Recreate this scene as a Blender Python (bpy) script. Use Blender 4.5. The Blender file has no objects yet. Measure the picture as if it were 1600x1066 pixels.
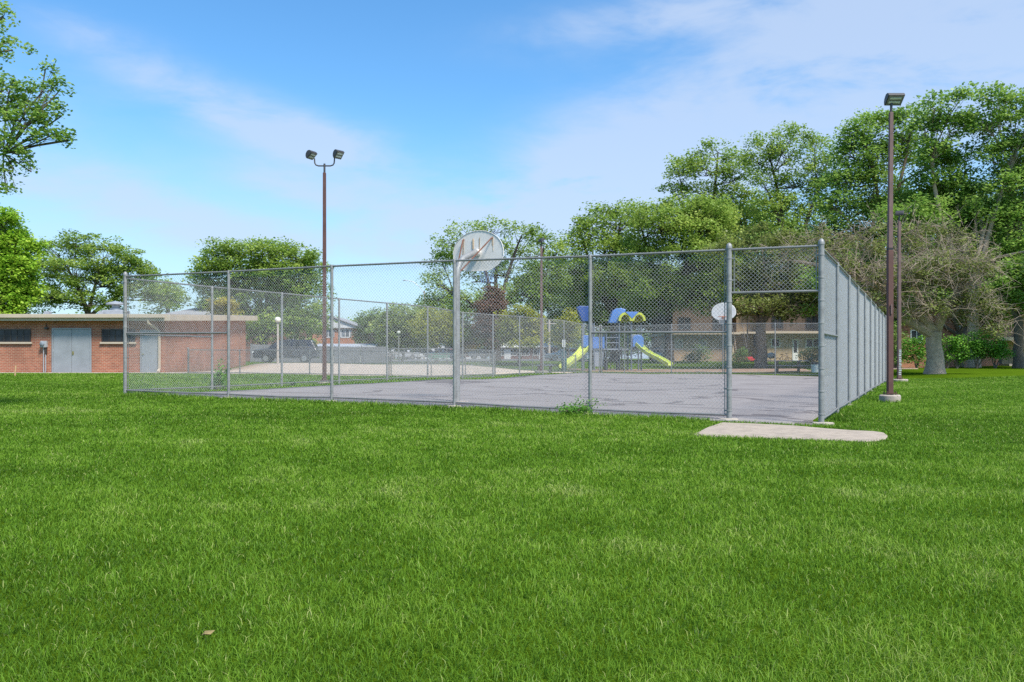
import bpy, math, random
import numpy as np
from mathutils import Vector, Matrix

random.seed(7)
sc = bpy.context.scene
COL = sc.collection
R = math.radians
F, CX, HY, CAMZ = 1320.0, 800.0, 560.0, 1.1

# ------------------------------------------------------------------ terrain
CT = [(5.43,14.83,-.08),(2.5,16.2,-.04),(-1.2,18.1,.04),(-4.5,19.8,.08),(-10.27,22.4,.13),(6,55.3,.05),(21.5,47.7,-.02),
      (13,31,-.05),(-2,39,.1),(2,28,.03),(10,22.5,-.07),(18.8,41,-.05),(14,34,-.06),(22,45,-.02),(26,50,.2),(27,55,.45),(33,55,.45),(40,62,.6),
      (-17,42,.36),(-25,42,.36),(-12,40,.34),(-5.5,38,.28),(-10,45,.4),(0,46,.2),(2,50,.22),(-8,31.5,.16),
      (0,0,0),(0,5,0),(-6,8,0),(6,8,-.02),(-12,14,.06),(12,14,-.04),(20,25,-.05),(-18,28,.2),(-26,33,.3),
      (6,62,.2),(14,60,.15),(22,62,.3),(-6,60,.65),(-16,60,.75),(-30,70,.85),(0,80,.85),(15,86,.8),(28,86,.75),(40,80,.8),(0,110,1.0),(-40,110,1.0),(40,120,1.0),
      (-80,60,.8),(80,60,.6),(60,30,.1),(-60,20,.2),(0,-30,0),(-40,-20,0),(40,-20,0),(0,200,1.0),(150,200,1.0),(-150,200,1.0),(0,500,1.0),(300,500,1.0),(-300,500,1.0)]
CT = np.array(CT, float)
def hh(x, y):
    x = np.asarray(x, float); y = np.asarray(y, float)
    num = np.zeros(x.shape); den = np.zeros(x.shape)
    for cx, cy, cz in CT:
        w = 1.0/((x-cx)**2+(y-cy)**2+3.0)**1.8
        num += w*cz; den += w
    return num/den
def h(x, y): return float(hh(x, y))

def W(px, py, D): return Vector(((px-CX)/F*D, D, CAMZ-(py-HY)/F*D))
def PX(px, D): return (px-CX)/F*D

# court frame: FR corner, t away from camera, s to the left along the near fence
TH = R(26)
U = Vector((math.sin(TH), math.cos(TH), 0)); V = Vector((-math.cos(TH), math.sin(TH), 0))
FR = Vector((5.43, 14.83, 0)); CL, CWD = 36.6, 17.5
def ts(t, s): return FR + U*t + V*s
def to_ts(x, y):
    dx, dy = x-FR.x, y-FR.y
    return dx*U.x+dy*U.y, dx*V.x+dy*V.y

# ------------------------------------------------------------------ materials
def new_mat(name):
    m = bpy.data.materials.new(name); m.use_nodes = True
    nt = m.node_tree; nt.nodes.clear()
    out = nt.nodes.new('ShaderNodeOutputMaterial')
    return m, nt, out
def N(nt, t, **kw):
    n = nt.nodes.new(t)
    for k, v in kw.items():
        if k.startswith('i_'): n.inputs[k[2:].replace('_', ' ')].default_value = v
        else: setattr(n, k, v)
    return n
def ramp(nt, stops, fac=None):
    r = nt.nodes.new('ShaderNodeValToRGB'); e = r.color_ramp.elements
    while len(e) < len(stops): e.new(.5)
    for i, (p, c) in enumerate(stops):
        e[i].position = p; e[i].color = (c[0], c[1], c[2], 1)
    if fac is not None: nt.links.new(fac, r.inputs[0])
    return r
def pm(name, c, rough=.6, metal=0., var=.18, scale=4., bump=.1, bscale=60., c2=None, dirt=0.):
    """painted / cast surface: base colour that drifts with object-space noise, fine bump"""
    m, nt, out = new_mat(name); L = nt.links.new
    tc = N(nt, 'ShaderNodeTexCoord')
    n1 = N(nt, 'ShaderNodeTexNoise'); n1.inputs['Scale'].default_value = scale; n1.inputs['Detail'].default_value = 6; n1.inputs['Roughness'].default_value = .65
    L(tc.outputs['Object'], n1.inputs['Vector'])
    a = [x*(1-var) for x in c]; b = [min(1, x*(1+var)) for x in c]
    st = [(.3, a), (.7, b)]
    if c2: st = [(.32, a), (.58, b), (.72, c2)]
    r = ramp(nt, st, n1.outputs['Fac'])
    p = N(nt, 'ShaderNodeBsdfPrincipled'); p.inputs['Roughness'].default_value = rough; p.inputs['Metallic'].default_value = metal
    L(r.outputs[0], p.inputs['Base Color'])
    if bump:
        n2 = N(nt, 'ShaderNodeTexNoise'); n2.inputs['Scale'].default_value = bscale; n2.inputs['Detail'].default_value = 4
        L(tc.outputs['Object'], n2.inputs['Vector'])
        bp = N(nt, 'ShaderNodeBump'); bp.inputs['Strength'].default_value = bump; bp.inputs['Distance'].default_value = .02
        L(n2.outputs['Fac'], bp.inputs['Height']); L(bp.outputs[0], p.inputs['Normal'])
    L(p.outputs[0], out.inputs[0]); return m
def brick_mat(name, c1, c2, mortar, bw=.215, rh=.08, ms=.011, var=.25):
    m, nt, out = new_mat(name); L = nt.links.new
    tc = N(nt, 'ShaderNodeTexCoord'); sp = N(nt, 'ShaderNodeSeparateXYZ'); L(tc.outputs['Object'], sp.inputs[0])
    ad = N(nt, 'ShaderNodeMath', operation='ADD'); L(sp.outputs['X'], ad.inputs[0]); L(sp.outputs['Y'], ad.inputs[1])
    cb = N(nt, 'ShaderNodeCombineXYZ'); L(ad.outputs[0], cb.inputs['X']); L(sp.outputs['Z'], cb.inputs['Y'])
    br = N(nt, 'ShaderNodeTexBrick'); L(cb.outputs[0], br.inputs['Vector'])
    br.inputs['Scale'].default_value = 1; br.inputs['Brick Width'].default_value = bw; br.inputs['Row Height'].default_value = rh
    br.inputs['Mortar Size'].default_value = ms; br.inputs['Mortar Smooth'].default_value = .2; br.inputs['Bias'].default_value = -.1
    br.inputs['Color1'].default_value = (*c1, 1); br.inputs['Color2'].default_value = (*c2, 1); br.inputs['Mortar'].default_value = (*mortar, 1)
    n1 = N(nt, 'ShaderNodeTexNoise'); n1.inputs['Scale'].default_value = .9; n1.inputs['Detail'].default_value = 7; n1.inputs['Roughness'].default_value = .7
    L(tc.outputs['Object'], n1.inputs['Vector'])
    mr = N(nt, 'ShaderNodeMapRange'); L(n1.outputs['Fac'], mr.inputs[0]); mr.inputs[1].default_value = .3; mr.inputs[2].default_value = .7
    mr.inputs[3].default_value = 1-var; mr.inputs[4].default_value = 1+var
    mx = N(nt, 'ShaderNodeVectorMath', operation='MULTIPLY'); L(br.outputs['Color'], mx.inputs[0]); L(mr.outputs[0], mx.inputs[1])
    p = N(nt, 'ShaderNodeBsdfPrincipled'); p.inputs['Roughness'].default_value = .9
    L(mx.outputs[0], p.inputs['Base Color'])
    bp = N(nt, 'ShaderNodeBump'); bp.inputs['Strength'].default_value = .4; bp.inputs['Distance'].default_value = -.01
    L(br.outputs['Fac'], bp.inputs['Height']); L(bp.outputs[0], p.inputs['Normal'])
    L(p.outputs[0], out.inputs[0]); return m
def siding_mat(name, c, pitch=.2, vertical=True):
    m, nt, out = new_mat(name); L = nt.links.new
    tc = N(nt, 'ShaderNodeTexCoord'); sp = N(nt, 'ShaderNodeSeparateXYZ'); L(tc.outputs['Object'], sp.inputs[0])
    ad = N(nt, 'ShaderNodeMath', operation='ADD'); L(sp.outputs['X'], ad.inputs[0]); L(sp.outputs['Y'], ad.inputs[1])
    md = N(nt, 'ShaderNodeMath', operation='PINGPONG'); L(ad.outputs[0] if vertical else sp.outputs['Z'], md.inputs[0]); md.inputs[1].default_value = pitch
    n1 = N(nt, 'ShaderNodeTexNoise'); n1.inputs['Scale'].default_value = 1.2; n1.inputs['Detail'].default_value = 6; L(tc.outputs['Object'], n1.inputs['Vector'])
    r = ramp(nt, [(.3, [x*.85 for x in c]), (.7, [x*1.12 for x in c])], n1.outputs['Fac'])
    g = ramp(nt, [(0, (.62,.62,.62)), (.12, (1,1,1))]); 
    dv = N(nt, 'ShaderNodeMath', operation='DIVIDE'); L(md.outputs[0], dv.inputs[0]); dv.inputs[1].default_value = pitch; L(dv.outputs[0], g.inputs[0])
    mx = N(nt, 'ShaderNodeVectorMath', operation='MULTIPLY'); L(r.outputs[0], mx.inputs[0]); L(g.outputs[0], mx.inputs[1])
    p = N(nt, 'ShaderNodeBsdfPrincipled'); p.inputs['Roughness'].default_value = .8
    L(mx.outputs[0], p.inputs['Base Color'])
    bp = N(nt, 'ShaderNodeBump'); bp.inputs['Strength'].default_value = .5; bp.inputs['Distance'].default_value = .02
    L(dv.outputs[0], bp.inputs['Height']); L(bp.outputs[0], p.inputs['Normal'])
    L(p.outputs[0], out.inputs[0]); return m
def leaf_mat(name, dark, mid, light, trans=.5, gloss=.02):
    m, nt, out = new_mat(name); L = nt.links.new
    at = N(nt, 'ShaderNodeAttribute', attribute_name='lv')
    r = ramp(nt, [(0, dark), (.5, mid), (1, light)], at.outputs['Fac'])
    d = N(nt, 'ShaderNodeBsdfDiffuse'); t = N(nt, 'ShaderNodeBsdfTranslucent'); g = N(nt, 'ShaderNodeBsdfGlossy'); g.inputs['Roughness'].default_value = .45
    L(r.outputs[0], d.inputs['Color']); L(r.outputs[0], t.inputs['Color'])
    a = N(nt, 'ShaderNodeMixShader'); a.inputs[0].default_value = trans; L(d.outputs[0], a.inputs[1]); L(t.outputs[0], a.inputs[2])
    b = N(nt, 'ShaderNodeMixShader'); b.inputs[0].default_value = gloss; L(a.outputs[0], b.inputs[1]); L(g.outputs[0], b.inputs[2])
    L(b.outputs[0], out.inputs[0]); return m
def glass_mat(name, c=(.03,.035,.04), rough=.08):
    m, nt, out = new_mat(name); L = nt.links.new
    tc = N(nt, 'ShaderNodeTexCoord'); n1 = N(nt, 'ShaderNodeTexNoise'); n1.inputs['Scale'].default_value = 1.5; L(tc.outputs['Object'], n1.inputs['Vector'])
    r = ramp(nt, [(.35, [x*.6 for x in c]), (.65, [x*1.6 for x in c])], n1.outputs['Fac'])
    p = N(nt, 'ShaderNodeBsdfPrincipled'); p.inputs['Roughness'].default_value = rough; p.inputs['Specular IOR Level'].default_value = .25; L(r.outputs[0], p.inputs['Base Color'])
    L(p.outputs[0], out.inputs[0]); return m

M = {}
M['galv'] = pm('galvanised_steel', (.26,.25,.235), .5, .4, .16, 9, .05)
M['galv_old'] = pm('weathered_galvanised_post', (.265,.26,.25), .55, .25, .2, 6, .08, c2=(.23,.24,.215))
M['wire'] = pm('galvanised_wire', (.53,.51,.49), .45, .25, .08, 8, 0)
M['wire_old'] = pm('weathered_wire', (.30,.31,.32), .55, .2, .08, 8, 0)
M['bronze'] = pm('bronze_painted_steel', (.115,.052,.042), .75, 0, .22, 3, .06)
M['bronze_faded'] = pm('faded_bronze_paint', (.155,.095,.085), .75, 0, .25, 3, .06)
M['lamp_dark'] = pm('lamp_housing_paint', (.06,.055,.055), .5, .1, .15, 6, .05)
M['lamp_lens'] = pm('lamp_lens', (.20,.195,.165), .7, 0, .25, 12, 0)
M['reflector'] = pm('lamp_reflector', (.72,.71,.64), .7, 0, .15, 12, 0)
M['concrete'] = pm('weathered_concrete', (.36,.30,.25), .95, 0, .22, 5, .3, 40, c2=(.2,.17,.14))
M['pad'] = pm('pale_concrete_pad', (.365,.295,.225), .95, 0, .2, 3.2, .35, 90, c2=(.27,.215,.16))
M['pale_stone'] = pm('pale_footing_concrete', (.45,.385,.31), .95, 0, .15, 9, .3, 60)
M['hoop_white'] = pm('white_backboard_paint', (.70,.66,.615), .5, 0, .07, 3, .03, c2=(.6,.565,.53))
M['board_rust'] = pm('rust_streak', (.5,.38,.26), .8, 0, .3, 9, .1)
M['rusty'] = pm('rusty_steel', (.19,.085,.055), .8, .2, .3, 12, .15)
M['orange'] = pm('faded_orange_paint', (.52,.19,.10), .6, .1, .2, 9, .05)
M['net'] = pm('net_cord', (.25,.4,.75), .9, 0, .3, 9, 0)
M['net_white'] = pm('white_net_cord', (.7,.7,.7), .9, 0, .1, 9, 0)
M['brick'] = brick_mat('red_brick', (.37,.122,.068), (.265,.082,.048), (.40,.27,.18))
M['brick_o'] = brick_mat('orange_brick', (.46,.16,.085), (.38,.125,.065), (.45,.3,.2))
M['brick_d'] = brick_mat('dark_red_brick', (.2,.065,.045), (.15,.05,.04), (.25,.18,.14))
M['fascia'] = pm('beige_fascia_paint', (.52,.42,.31), .6, 0, .08, 1.5, .04)
M['soffit'] = pm('brown_soffit', (.2,.13,.09), .8)
M['roofing'] = pm('grey_roof_gravel', (.3,.28,.26), .95, 0, .25, 8, .3)
M['shingle'] = pm('grey_shingles', (.3,.3,.31), .95, 0, .2, 3, .4, 20)
M['shingle_b'] = pm('brown_shingles', (.17,.13,.115), .95, 0, .2, 3, .4, 20)
M['door_grey'] = pm('blue_grey_door_paint', (.275,.285,.295), .45, 0, .12, 1.6, .04)
M['white_trim'] = pm('white_trim', (.72,.71,.69), .5, 0, .06, 4, .03)
M['dark_trim'] = pm('dark_brown_trim', (.05,.04,.035), .5)
M['brass'] = pm('brass', (.55,.4,.15), .3, .9, .1)
M['metal_grey'] = pm('grey_electrical_box', (.42,.42,.43), .45, .2, .1, 5, .04)
M['glass'] = glass_mat('window_glass')
M['glass_soft'] = glass_mat('curtained_glass', (.16,.18,.2), .15)
M['tan'] = siding_mat('tan_vertical_siding', (.42,.305,.19), .3)
M['tan_b'] = brick_mat('tan_brick', (.42,.27,.18), (.36,.225,.15), (.46,.36,.27))
M['brown_s'] = siding_mat('brown_upper_siding', (.10,.07,.048), .3)
M['white_siding'] = siding_mat('white_siding', (.66,.65,.63), .15, False)
M['fence_grey'] = siding_mat('grey_fence_boards', (.2,.195,.205), .08)
M['wood_post'] = pm('pale_wood', (.5,.33,.17), .85, 0, .15, 10, .2)
M['pole_wood'] = pm('weathered_utility_pole', (.45,.4,.34), .9, 0, .15, 8, .2)
M['globe'] = pm('frosted_globe', (.8,.76,.62), .25, 0, .05, 4, 0)
M['plastic_y'] = pm('lime_slide_plastic', (.60,.66,.12), .35, 0, .08, 2, .02)
M['plastic_y2'] = pm('yellow_green_roof_plastic', (.52,.55,.06), .4, 0, .08, 2, .02)
M['plastic_b'] = pm('blue_plastic', (.10,.22,.55), .35, 0, .1, 2, .02)
M['plastic_b2'] = pm('dark_blue_plastic', (.04,.085,.28), .4, 0, .1, 2, .02)
M['play_post'] = pm('slate_blue_post', (.14,.165,.22), .4, .1, .1, 4, .02)
M['play_grey'] = pm('grey_climber_panel', (.3,.32,.37), .5, 0, .1, 4, .02)
M['black'] = pm('black_rubber', (.02,.02,.022), .7, 0, .2)
M['teal'] = pm('dark_teal_paint', (.03,.10,.115), .5, 0, .1)
M['green_paint'] = pm('green_bench_paint', (.12,.32,.2), .5, 0, .12)
M['sign_white'] = pm('sign_white', (.75,.76,.74), .4, 0, .04, 5, 0)
M['yellow'] = pm('yellow_truck_paint', (.8,.45,.02), .35, 0, .05, 1, .0)
M['car_black'] = pm('black_car_paint', (.03,.033,.045), .2, .1, .1, 1, 0)
M['car_white'] = pm('white_car_paint', (.75,.76,.77), .2, 0, .04, 1, 0)
M['car_silver'] = pm('silver_car_paint', (.42,.44,.46), .25, .4, .05, 1, 0)
M['car_red'] = pm('red_car_paint', (.35,.03,.03), .2, 0, .05, 1, 0)
M['tyre'] = pm('tyre_rubber', (.02,.02,.02), .8)
M['rim'] = pm('alloy_rim', (.45,.45,.46), .3, .6, .05)
M['light_glass'] = pm('headlight', (.8,.8,.78), .15, 0, .05)
M['picnic'] = pm('grey_blue_table_top', (.14,.145,.18), .6, 0, .15, 6, .05)
M['red_plastic'] = pm('red_toy_plastic', (.55,.03,.05), .4, 0, .1)
M['bark'] = pm('grey_brown_bark', (.15,.115,.085), .95, 0, .35, 6, .8, 14)
M['bark_l'] = pm('pale_grey_bark', (.42,.31,.22), .95, 0, .3, 5, .8, 12)
M['bark_d'] = pm('dark_bark', (.065,.05,.042), .95, 0, .3, 6, .6, 14)
M['twig'] = pm('dead_pale_twig', (.37,.29,.21), .95, 0, .25, 2, 0)
M['lf_locust'] = leaf_mat('locust_leaf', (0.151,0.228,0.043), (0.298,0.436,0.076), (0.533,0.620,0.151))
M['lf_maple'] = leaf_mat('maple_leaf', (0.115,0.220,0.044), (0.259,0.421,0.078), (0.484,0.620,0.154))
M['lf_dark'] = leaf_mat('dark_leaf', (0.111,0.183,0.053), (0.228,0.338,0.094), (0.447,0.620,0.153))
M['lf_lime'] = leaf_mat('lime_leaf', (0.147,0.280,0.025), (0.308,0.520,0.042), (0.513,0.650,0.082), .4)
M['lf_yel'] = leaf_mat('yellow_leaf', (0.306,0.262,0.032), (0.530,0.429,0.059), (0.589,0.589,0.096), .4)
M['lf_rust'] = leaf_mat('rusty_needles', (.15,.085,.06), (.25,.135,.095), (.34,.20,.14))
M['lf_far'] = leaf_mat('pale_green_leaf', (0.191,0.265,0.064), (0.329,0.426,0.101), (0.567,0.650,0.148))
M['lf_olive'] = leaf_mat('olive_leaf', (0.122,0.150,0.043), (0.226,0.268,0.072), (0.390,0.446,0.131))
M['lf_jun'] = leaf_mat('juniper_spray', (0.063,0.164,0.021), (0.148,0.346,0.042), (0.363,0.589,0.089), .25)
M['lf_yg'] = leaf_mat('yellow_green_leaf', (.22,.25,.03), (.38,.40,.045), (.55,.54,.07), .45)
M['lf_weed'] = leaf_mat('weed_leaf', (0.101,0.229,0.040), (0.191,0.397,0.068), (0.366,0.589,0.122))

# ------------------------------------------------------------------ mesh helpers
class MB:
    def __init__(s): s.v = []; s.f = []
    def add(s, vs, fs):
        o = len(s.v); s.v += [tuple(p) for p in vs]; s.f += [tuple(i+o for i in q) for q in fs]; return s
    def box(s, x0, x1, y0, y1, z0, z1, mx=None):
        vs = [Vector(p) for p in ((x0,y0,z0),(x1,y0,z0),(x1,y1,z0),(x0,y1,z0),(x0,y0,z1),(x1,y0,z1),(x1,y1,z1),(x0,y1,z1))]
        if mx: vs = [mx @ p for p in vs]
        return s.add(vs, [(0,3,2,1),(4,5,6,7),(0,1,5,4),(1,2,6,5),(2,3,7,6),(3,0,4,7)])
    def tube(s, pts, r, n=8, cap=True, sq=False):
        pts = [Vector(p) for p in pts]; rs = r if isinstance(r, (list, tuple)) else [r]*len(pts)
        vs = []; fs = []; K = len(pts); prev = None
        for i, p in enumerate(pts):
            t = (pts[min(i+1, K-1)]-pts[max(i-1, 0)]).normalized()
            if prev is None:
                ref = Vector((0,0,1)) if abs(t.z) < .9 else Vector((1,0,0))
                a = ref.cross(t).normalized()
                if abs(t.z) >= .9: a = Vector((0,1,0)).cross(t).normalized()
            else:
                a = (prev - t*prev.dot(t)).normalized()
            prev = a; b = t.cross(a)
            for k in range(n):
                an = 2*math.pi*(k+(.5 if sq else 0))/n
                vs.append(p + (a*math.cos(an)+b*math.sin(an))*rs[i])
        for i in range(K-1):
            for k in range(n):
                k2 = (k+1) % n
                fs.append((i*n+k, i*n+k2, (i+1)*n+k2, (i+1)*n+k))
        if cap: fs += [tuple(range(n-1, -1, -1)), tuple(range((K-1)*n, K*n))]
        return s.add(vs, fs)
    def lathe(s, prof, n=12, c=(0,0,0)):
        vs = []; fs = []
        for r, z in prof:
            for k in range(n):
                a = 2*math.pi*k/n; vs.append((c[0]+r*math.cos(a), c[1]+r*math.sin(a), c[2]+z))
        for i in range(len(prof)-1):
            for k in range(n):
                k2 = (k+1) % n; fs.append((i*n+k, i*n+k2, (i+1)*n+k2, (i+1)*n+k))
        fs += [tuple(range(n-1, -1, -1)), tuple(range((len(prof)-1)*n, len(prof)*n))]
        return s.add(vs, fs)
    def prism(s, poly, d0, d1, axis='y'):
        def P(a, b, d): return {'y': (a, d, b), 'x': (d, a, b), 'z': (a, b, d)}[axis]
        n = len(poly); vs = [P(a, b, d0) for a, b in poly]+[P(a, b, d1) for a, b in poly]
        fs = [tuple(range(n)), tuple(range(2*n-1, n-1, -1))]+[(i, i+n, (i+1) % n+n, (i+1) % n) for i in range(n)]
        return s.add(vs, fs)
    def build(s, name, mat, parent=None, smooth=False, bevel=0, loc=None):
        me = bpy.data.meshes.new(name); me.from_pydata(s.v, [], s.f); me.validate(); me.materials.append(mat)
        import bmesh
        bm = bmesh.new(); bm.from_mesh(me); bmesh.ops.recalc_face_normals(bm, faces=bm.faces); bm.to_mesh(me); bm.free()
        if smooth:
            me.polygons.foreach_set('use_smooth', [True]*len(me.polygons))
            try: me.set_sharp_from_angle(angle=R(40))
            except Exception: pass
        o = bpy.data.objects.new(name, me); COL.objects.link(o)
        if parent: o.parent = parent
        if loc is not None: o.location = loc
        if bevel:
            b = o.modifiers.new('bevel', 'BEVEL'); b.width = bevel; b.segments = 2; b.limit_method = 'ANGLE'
        return o
def np_mesh(name, Vv, quads, mat, parent=None, lv=None, tris=None, smooth=False, loc=None):
    me = bpy.data.meshes.new(name); Vv = np.ascontiguousarray(Vv, np.float32)
    nq = 0 if quads is None else len(quads); nt = 0 if tris is None else len(tris)
    me.vertices.add(len(Vv)); me.vertices.foreach_set('co', Vv.ravel())
    idx = []; tot = []
    if nq: idx.append(np.asarray(quads, np.int32).ravel()); tot.append(np.full(nq, 4, np.int32))
    if nt: idx.append(np.asarray(tris, np.int32).ravel()); tot.append(np.full(nt, 3, np.int32))
    idx = np.concatenate(idx); tot = np.concatenate(tot)
    me.loops.add(len(idx)); me.loops.foreach_set('vertex_index', idx)
    me.polygons.add(len(tot)); st = np.concatenate([[0], np.cumsum(tot)[:-1]]).astype(np.int32)
    me.polygons.foreach_set('loop_start', st)
    if smooth: me.polygons.foreach_set('use_smooth', np.ones(len(tot), bool))
    if lv is not None:
        a = me.attributes.new('lv', 'FLOAT', 'POINT'); a.data.foreach_set('value', np.ascontiguousarray(lv, np.float32))
    me.materials.append(mat); me.update(calc_edges=True)
    o = bpy.data.objects.new(name, me); COL.objects.link(o)
    if parent: o.parent = parent
    if loc is not None: o.location = loc
    return o
def tubes_np(P, Rr, sides=4):
    P = np.asarray(P, float); Nn, K, _ = P.shape
    T = np.empty_like(P); T[:, 1:-1] = P[:, 2:]-P[:, :-2]; T[:, 0] = P[:, 1]-P[:, 0]; T[:, -1] = P[:, -1]-P[:, -2]
    T /= np.linalg.norm(T, axis=2, keepdims=True)+1e-9
    ref = np.where(np.abs(T[..., 2:3]) < .85, np.array([0, 0, 1.]), np.array([1., 0, 0]))
    A = np.cross(ref, T); A /= np.linalg.norm(A, axis=2, keepdims=True)+1e-9; B = np.cross(T, A)
    an = np.arange(sides)*2*math.pi/sides
    V4 = P[:, :, None, :]+Rr[:, :, None, None]*(A[:, :, None, :]*np.cos(an)[None, None, :, None]+B[:, :, None, :]*np.sin(an)[None, None, :, None])
    base = (np.arange(Nn)*K*sides)[:, None, None]+(np.arange(K-1)*sides)[None, :, None]
    k = np.arange(sides)[None, None, :]; k2 = (k+1) % sides
    q = np.stack([base+k, base+k2, base+sides+k2, base+sides+k], -1).reshape(-1, 4)
    return V4.reshape(-1, 3), q
def thing(name, label, cat, loc=(0,0,0), rz=0, group=None):
    o = bpy.data.objects.new(name, None); COL.objects.link(o); o.location = loc; o.rotation_euler = (0, 0, rz)
    o.empty_display_size = .2; tag(o, label, cat, group); return o
def tag(o, label, cat, group=None):
    o['label'] = label; o['category'] = cat
    if group: o['group'] = group
    return o
def struct(o): o['kind'] = 'structure'; return o
def copy_tree(o, parent=None):
    c = o.copy(); COL.objects.link(c)
    if parent: c.parent = parent
    for ch in list(o.children): copy_tree(ch, c)
    return c

# ------------------------------------------------------------------ world, sun, camera
SUN_AZ, SUN_EL = R(142), R(54)      # azimuth from +Y towards +X: the sun stands behind the viewer's right shoulder
w = bpy.data.worlds.new('World'); sc.world = w; w.use_nodes = True
nt = w.node_tree; nt.nodes.clear(); L = nt.links.new
out = nt.nodes.new('ShaderNodeOutputWorld'); bg = nt.nodes.new('ShaderNodeBackground')
sky = nt.nodes.new('ShaderNodeTexSky'); sky.sky_type = 'NISHITA'; sky.sun_disc = False
sky.sun_elevation = SUN_EL; sky.sun_rotation = SUN_AZ; sky.air_density = 1.0; sky.dust_density = .6; sky.ozone_density = 1.0
tc = nt.nodes.new('ShaderNodeTexCoord')
sp = N(nt, 'ShaderNodeSeparateXYZ'); L(tc.outputs['Generated'], sp.inputs[0])
def mth(op, a, b=None, c=None):
    n = N(nt, 'ShaderNodeMath', operation=op)
    for i, q in enumerate((a, b, c)):
        if q is None: continue
        if isinstance(q, (int, float)): n.inputs[i].default_value = q
        else: L(q, n.inputs[i])
    return n.outputs[0]
az = mth('ARCTAN2', sp.outputs['X'], sp.outputs['Y'])       # compass direction on the dome
el = mth('ARCSINE', sp.outputs['Z'])                        # height on the dome
cv = N(nt, 'ShaderNodeCombineXYZ'); L(az, cv.inputs['X']); L(el, cv.inputs['Y'])
def cl_noise(sx, sy, rot, scale, detail=7, rough=.58, dist=.4, seed=0):
    mp = N(nt, 'ShaderNodeMapping'); L(cv.outputs[0], mp.inputs[0]); mp.inputs['Rotation'].default_value = (0, 0, rot); mp.inputs['Scale'].default_value = (sx, sy, 1); mp.inputs['Location'].default_value = (seed, seed*1.7, seed*.3)
    n = N(nt, 'ShaderNodeTexNoise'); L(mp.outputs[0], n.inputs['Vector']); n.inputs['Scale'].default_value = scale; n.inputs['Detail'].default_value = detail; n.inputs['Roughness'].default_value = rough; n.inputs['Distortion'].default_value = dist
    return n.outputs['Fac']
def blob(px, py, rx, ry, rot=0.):
    a0 = math.atan((px-CX)/F); e0 = math.atan((HY-py)/F)
    dx = mth('SUBTRACT', az, a0); dy = mth('SUBTRACT', el, e0); c, s_ = math.cos(rot), math.sin(rot)
    u = mth('ADD', mth('MULTIPLY', dx, c), mth('MULTIPLY', dy, s_)); v = mth('SUBTRACT', mth('MULTIPLY', dy, c), mth('MULTIPLY', dx, s_))
    u = mth('DIVIDE', u, rx/F); v = mth('DIVIDE', v, ry/F)
    d2 = mth('ADD', mth('MULTIPLY', u, u), mth('MULTIPLY', v, v))
    return mth('POWER', 2.718, mth('MULTIPLY', d2, -1.0))
n_w = cl_noise(1, 2.6, R(-12), 5.5, seed=3.1); n_f = cl_noise(1, 3.2, R(14), 9, seed=8.2)
banks = None
for b in ((1010,262,240,74,R(12)),(960,300,260,60,R(8)),(830,330,200,36,R(4)),(320,180,280,40,R(-22)),(540,235,130,40,R(-10)),(1300,90,420,70,R(14)),(1050,30,260,40,R(6)),(200,340,260,45,R(-6)),(480,310,120,26,R(-12)),(700,400,500,45,0),(1450,160,250,90,R(10)),(-300,250,300,90,0),(2000,200,400,120,0)):
    g = blob(*b); banks = g if banks is None else mth('ADD', banks, g)
nz = mth('ADD', mth('MULTIPLY', n_w, .65), mth('MULTIPLY', n_f, .35))
cl = mth('MULTIPLY', banks, mth('ADD', mth('MULTIPLY', nz, 3.4), -.95))
mr = N(nt, 'ShaderNodeMapRange', interpolation_type='SMOOTHSTEP'); L(cl, mr.inputs[0]); mr.inputs[1].default_value = .0; mr.inputs[2].default_value = 1.15; mr.inputs[3].default_value = .0; mr.inputs[4].default_value = .7
hz = N(nt, 'ShaderNodeMapRange'); L(el, hz.inputs[0]); hz.inputs[1].default_value = 0; hz.inputs[2].default_value = .26; hz.inputs[3].default_value = 1.0; hz.inputs[4].default_value = 0
tot = mr.outputs[0]; hzf = mth('MULTIPLY', hz.outputs[0], .8)
hs = N(nt, 'ShaderNodeHueSaturation'); L(sky.outputs[0], hs.inputs['Color']); hs.inputs['Saturation'].default_value = 1.22; hs.inputs['Value'].default_value = 1.0
mixc = N(nt, 'ShaderNodeMix', data_type='RGBA'); L(tot, mixc.inputs['Factor']); tn = N(nt, 'ShaderNodeVectorMath', operation='MULTIPLY'); L(hs.outputs[0], tn.inputs[0]); tn.inputs[1].default_value = (.70, .92, .99); mixh = N(nt, 'ShaderNodeMix', data_type='RGBA'); L(hzf, mixh.inputs['Factor']); L(tn.outputs[0], mixh.inputs['A']); mixh.inputs['B'].default_value = (2.3, 2.95, 4.2, 1); L(mixh.outputs['Result'], mixc.inputs['A']); mixc.inputs['B'].default_value = (2.75, 3.25, 4.15, 1)
L(mixc.outputs['Result'], bg.inputs['Color']); bg.inputs['Strength'].default_value = .12
L(bg.outputs[0], out.inputs[0])

sun = bpy.data.lights.new('sun', 'SUN'); sun.energy = 3.0; sun.angle = R(12); sun.color = (1, .95, .87)
so = bpy.data.objects.new('sun', sun); COL.objects.link(so)
S = Vector((math.sin(SUN_AZ)*math.cos(SUN_EL), math.cos(SUN_AZ)*math.cos(SUN_EL), math.sin(SUN_EL)))
so.rotation_euler = (-S).to_track_quat('-Z', 'Y').to_euler(); so.location = S*60

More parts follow.
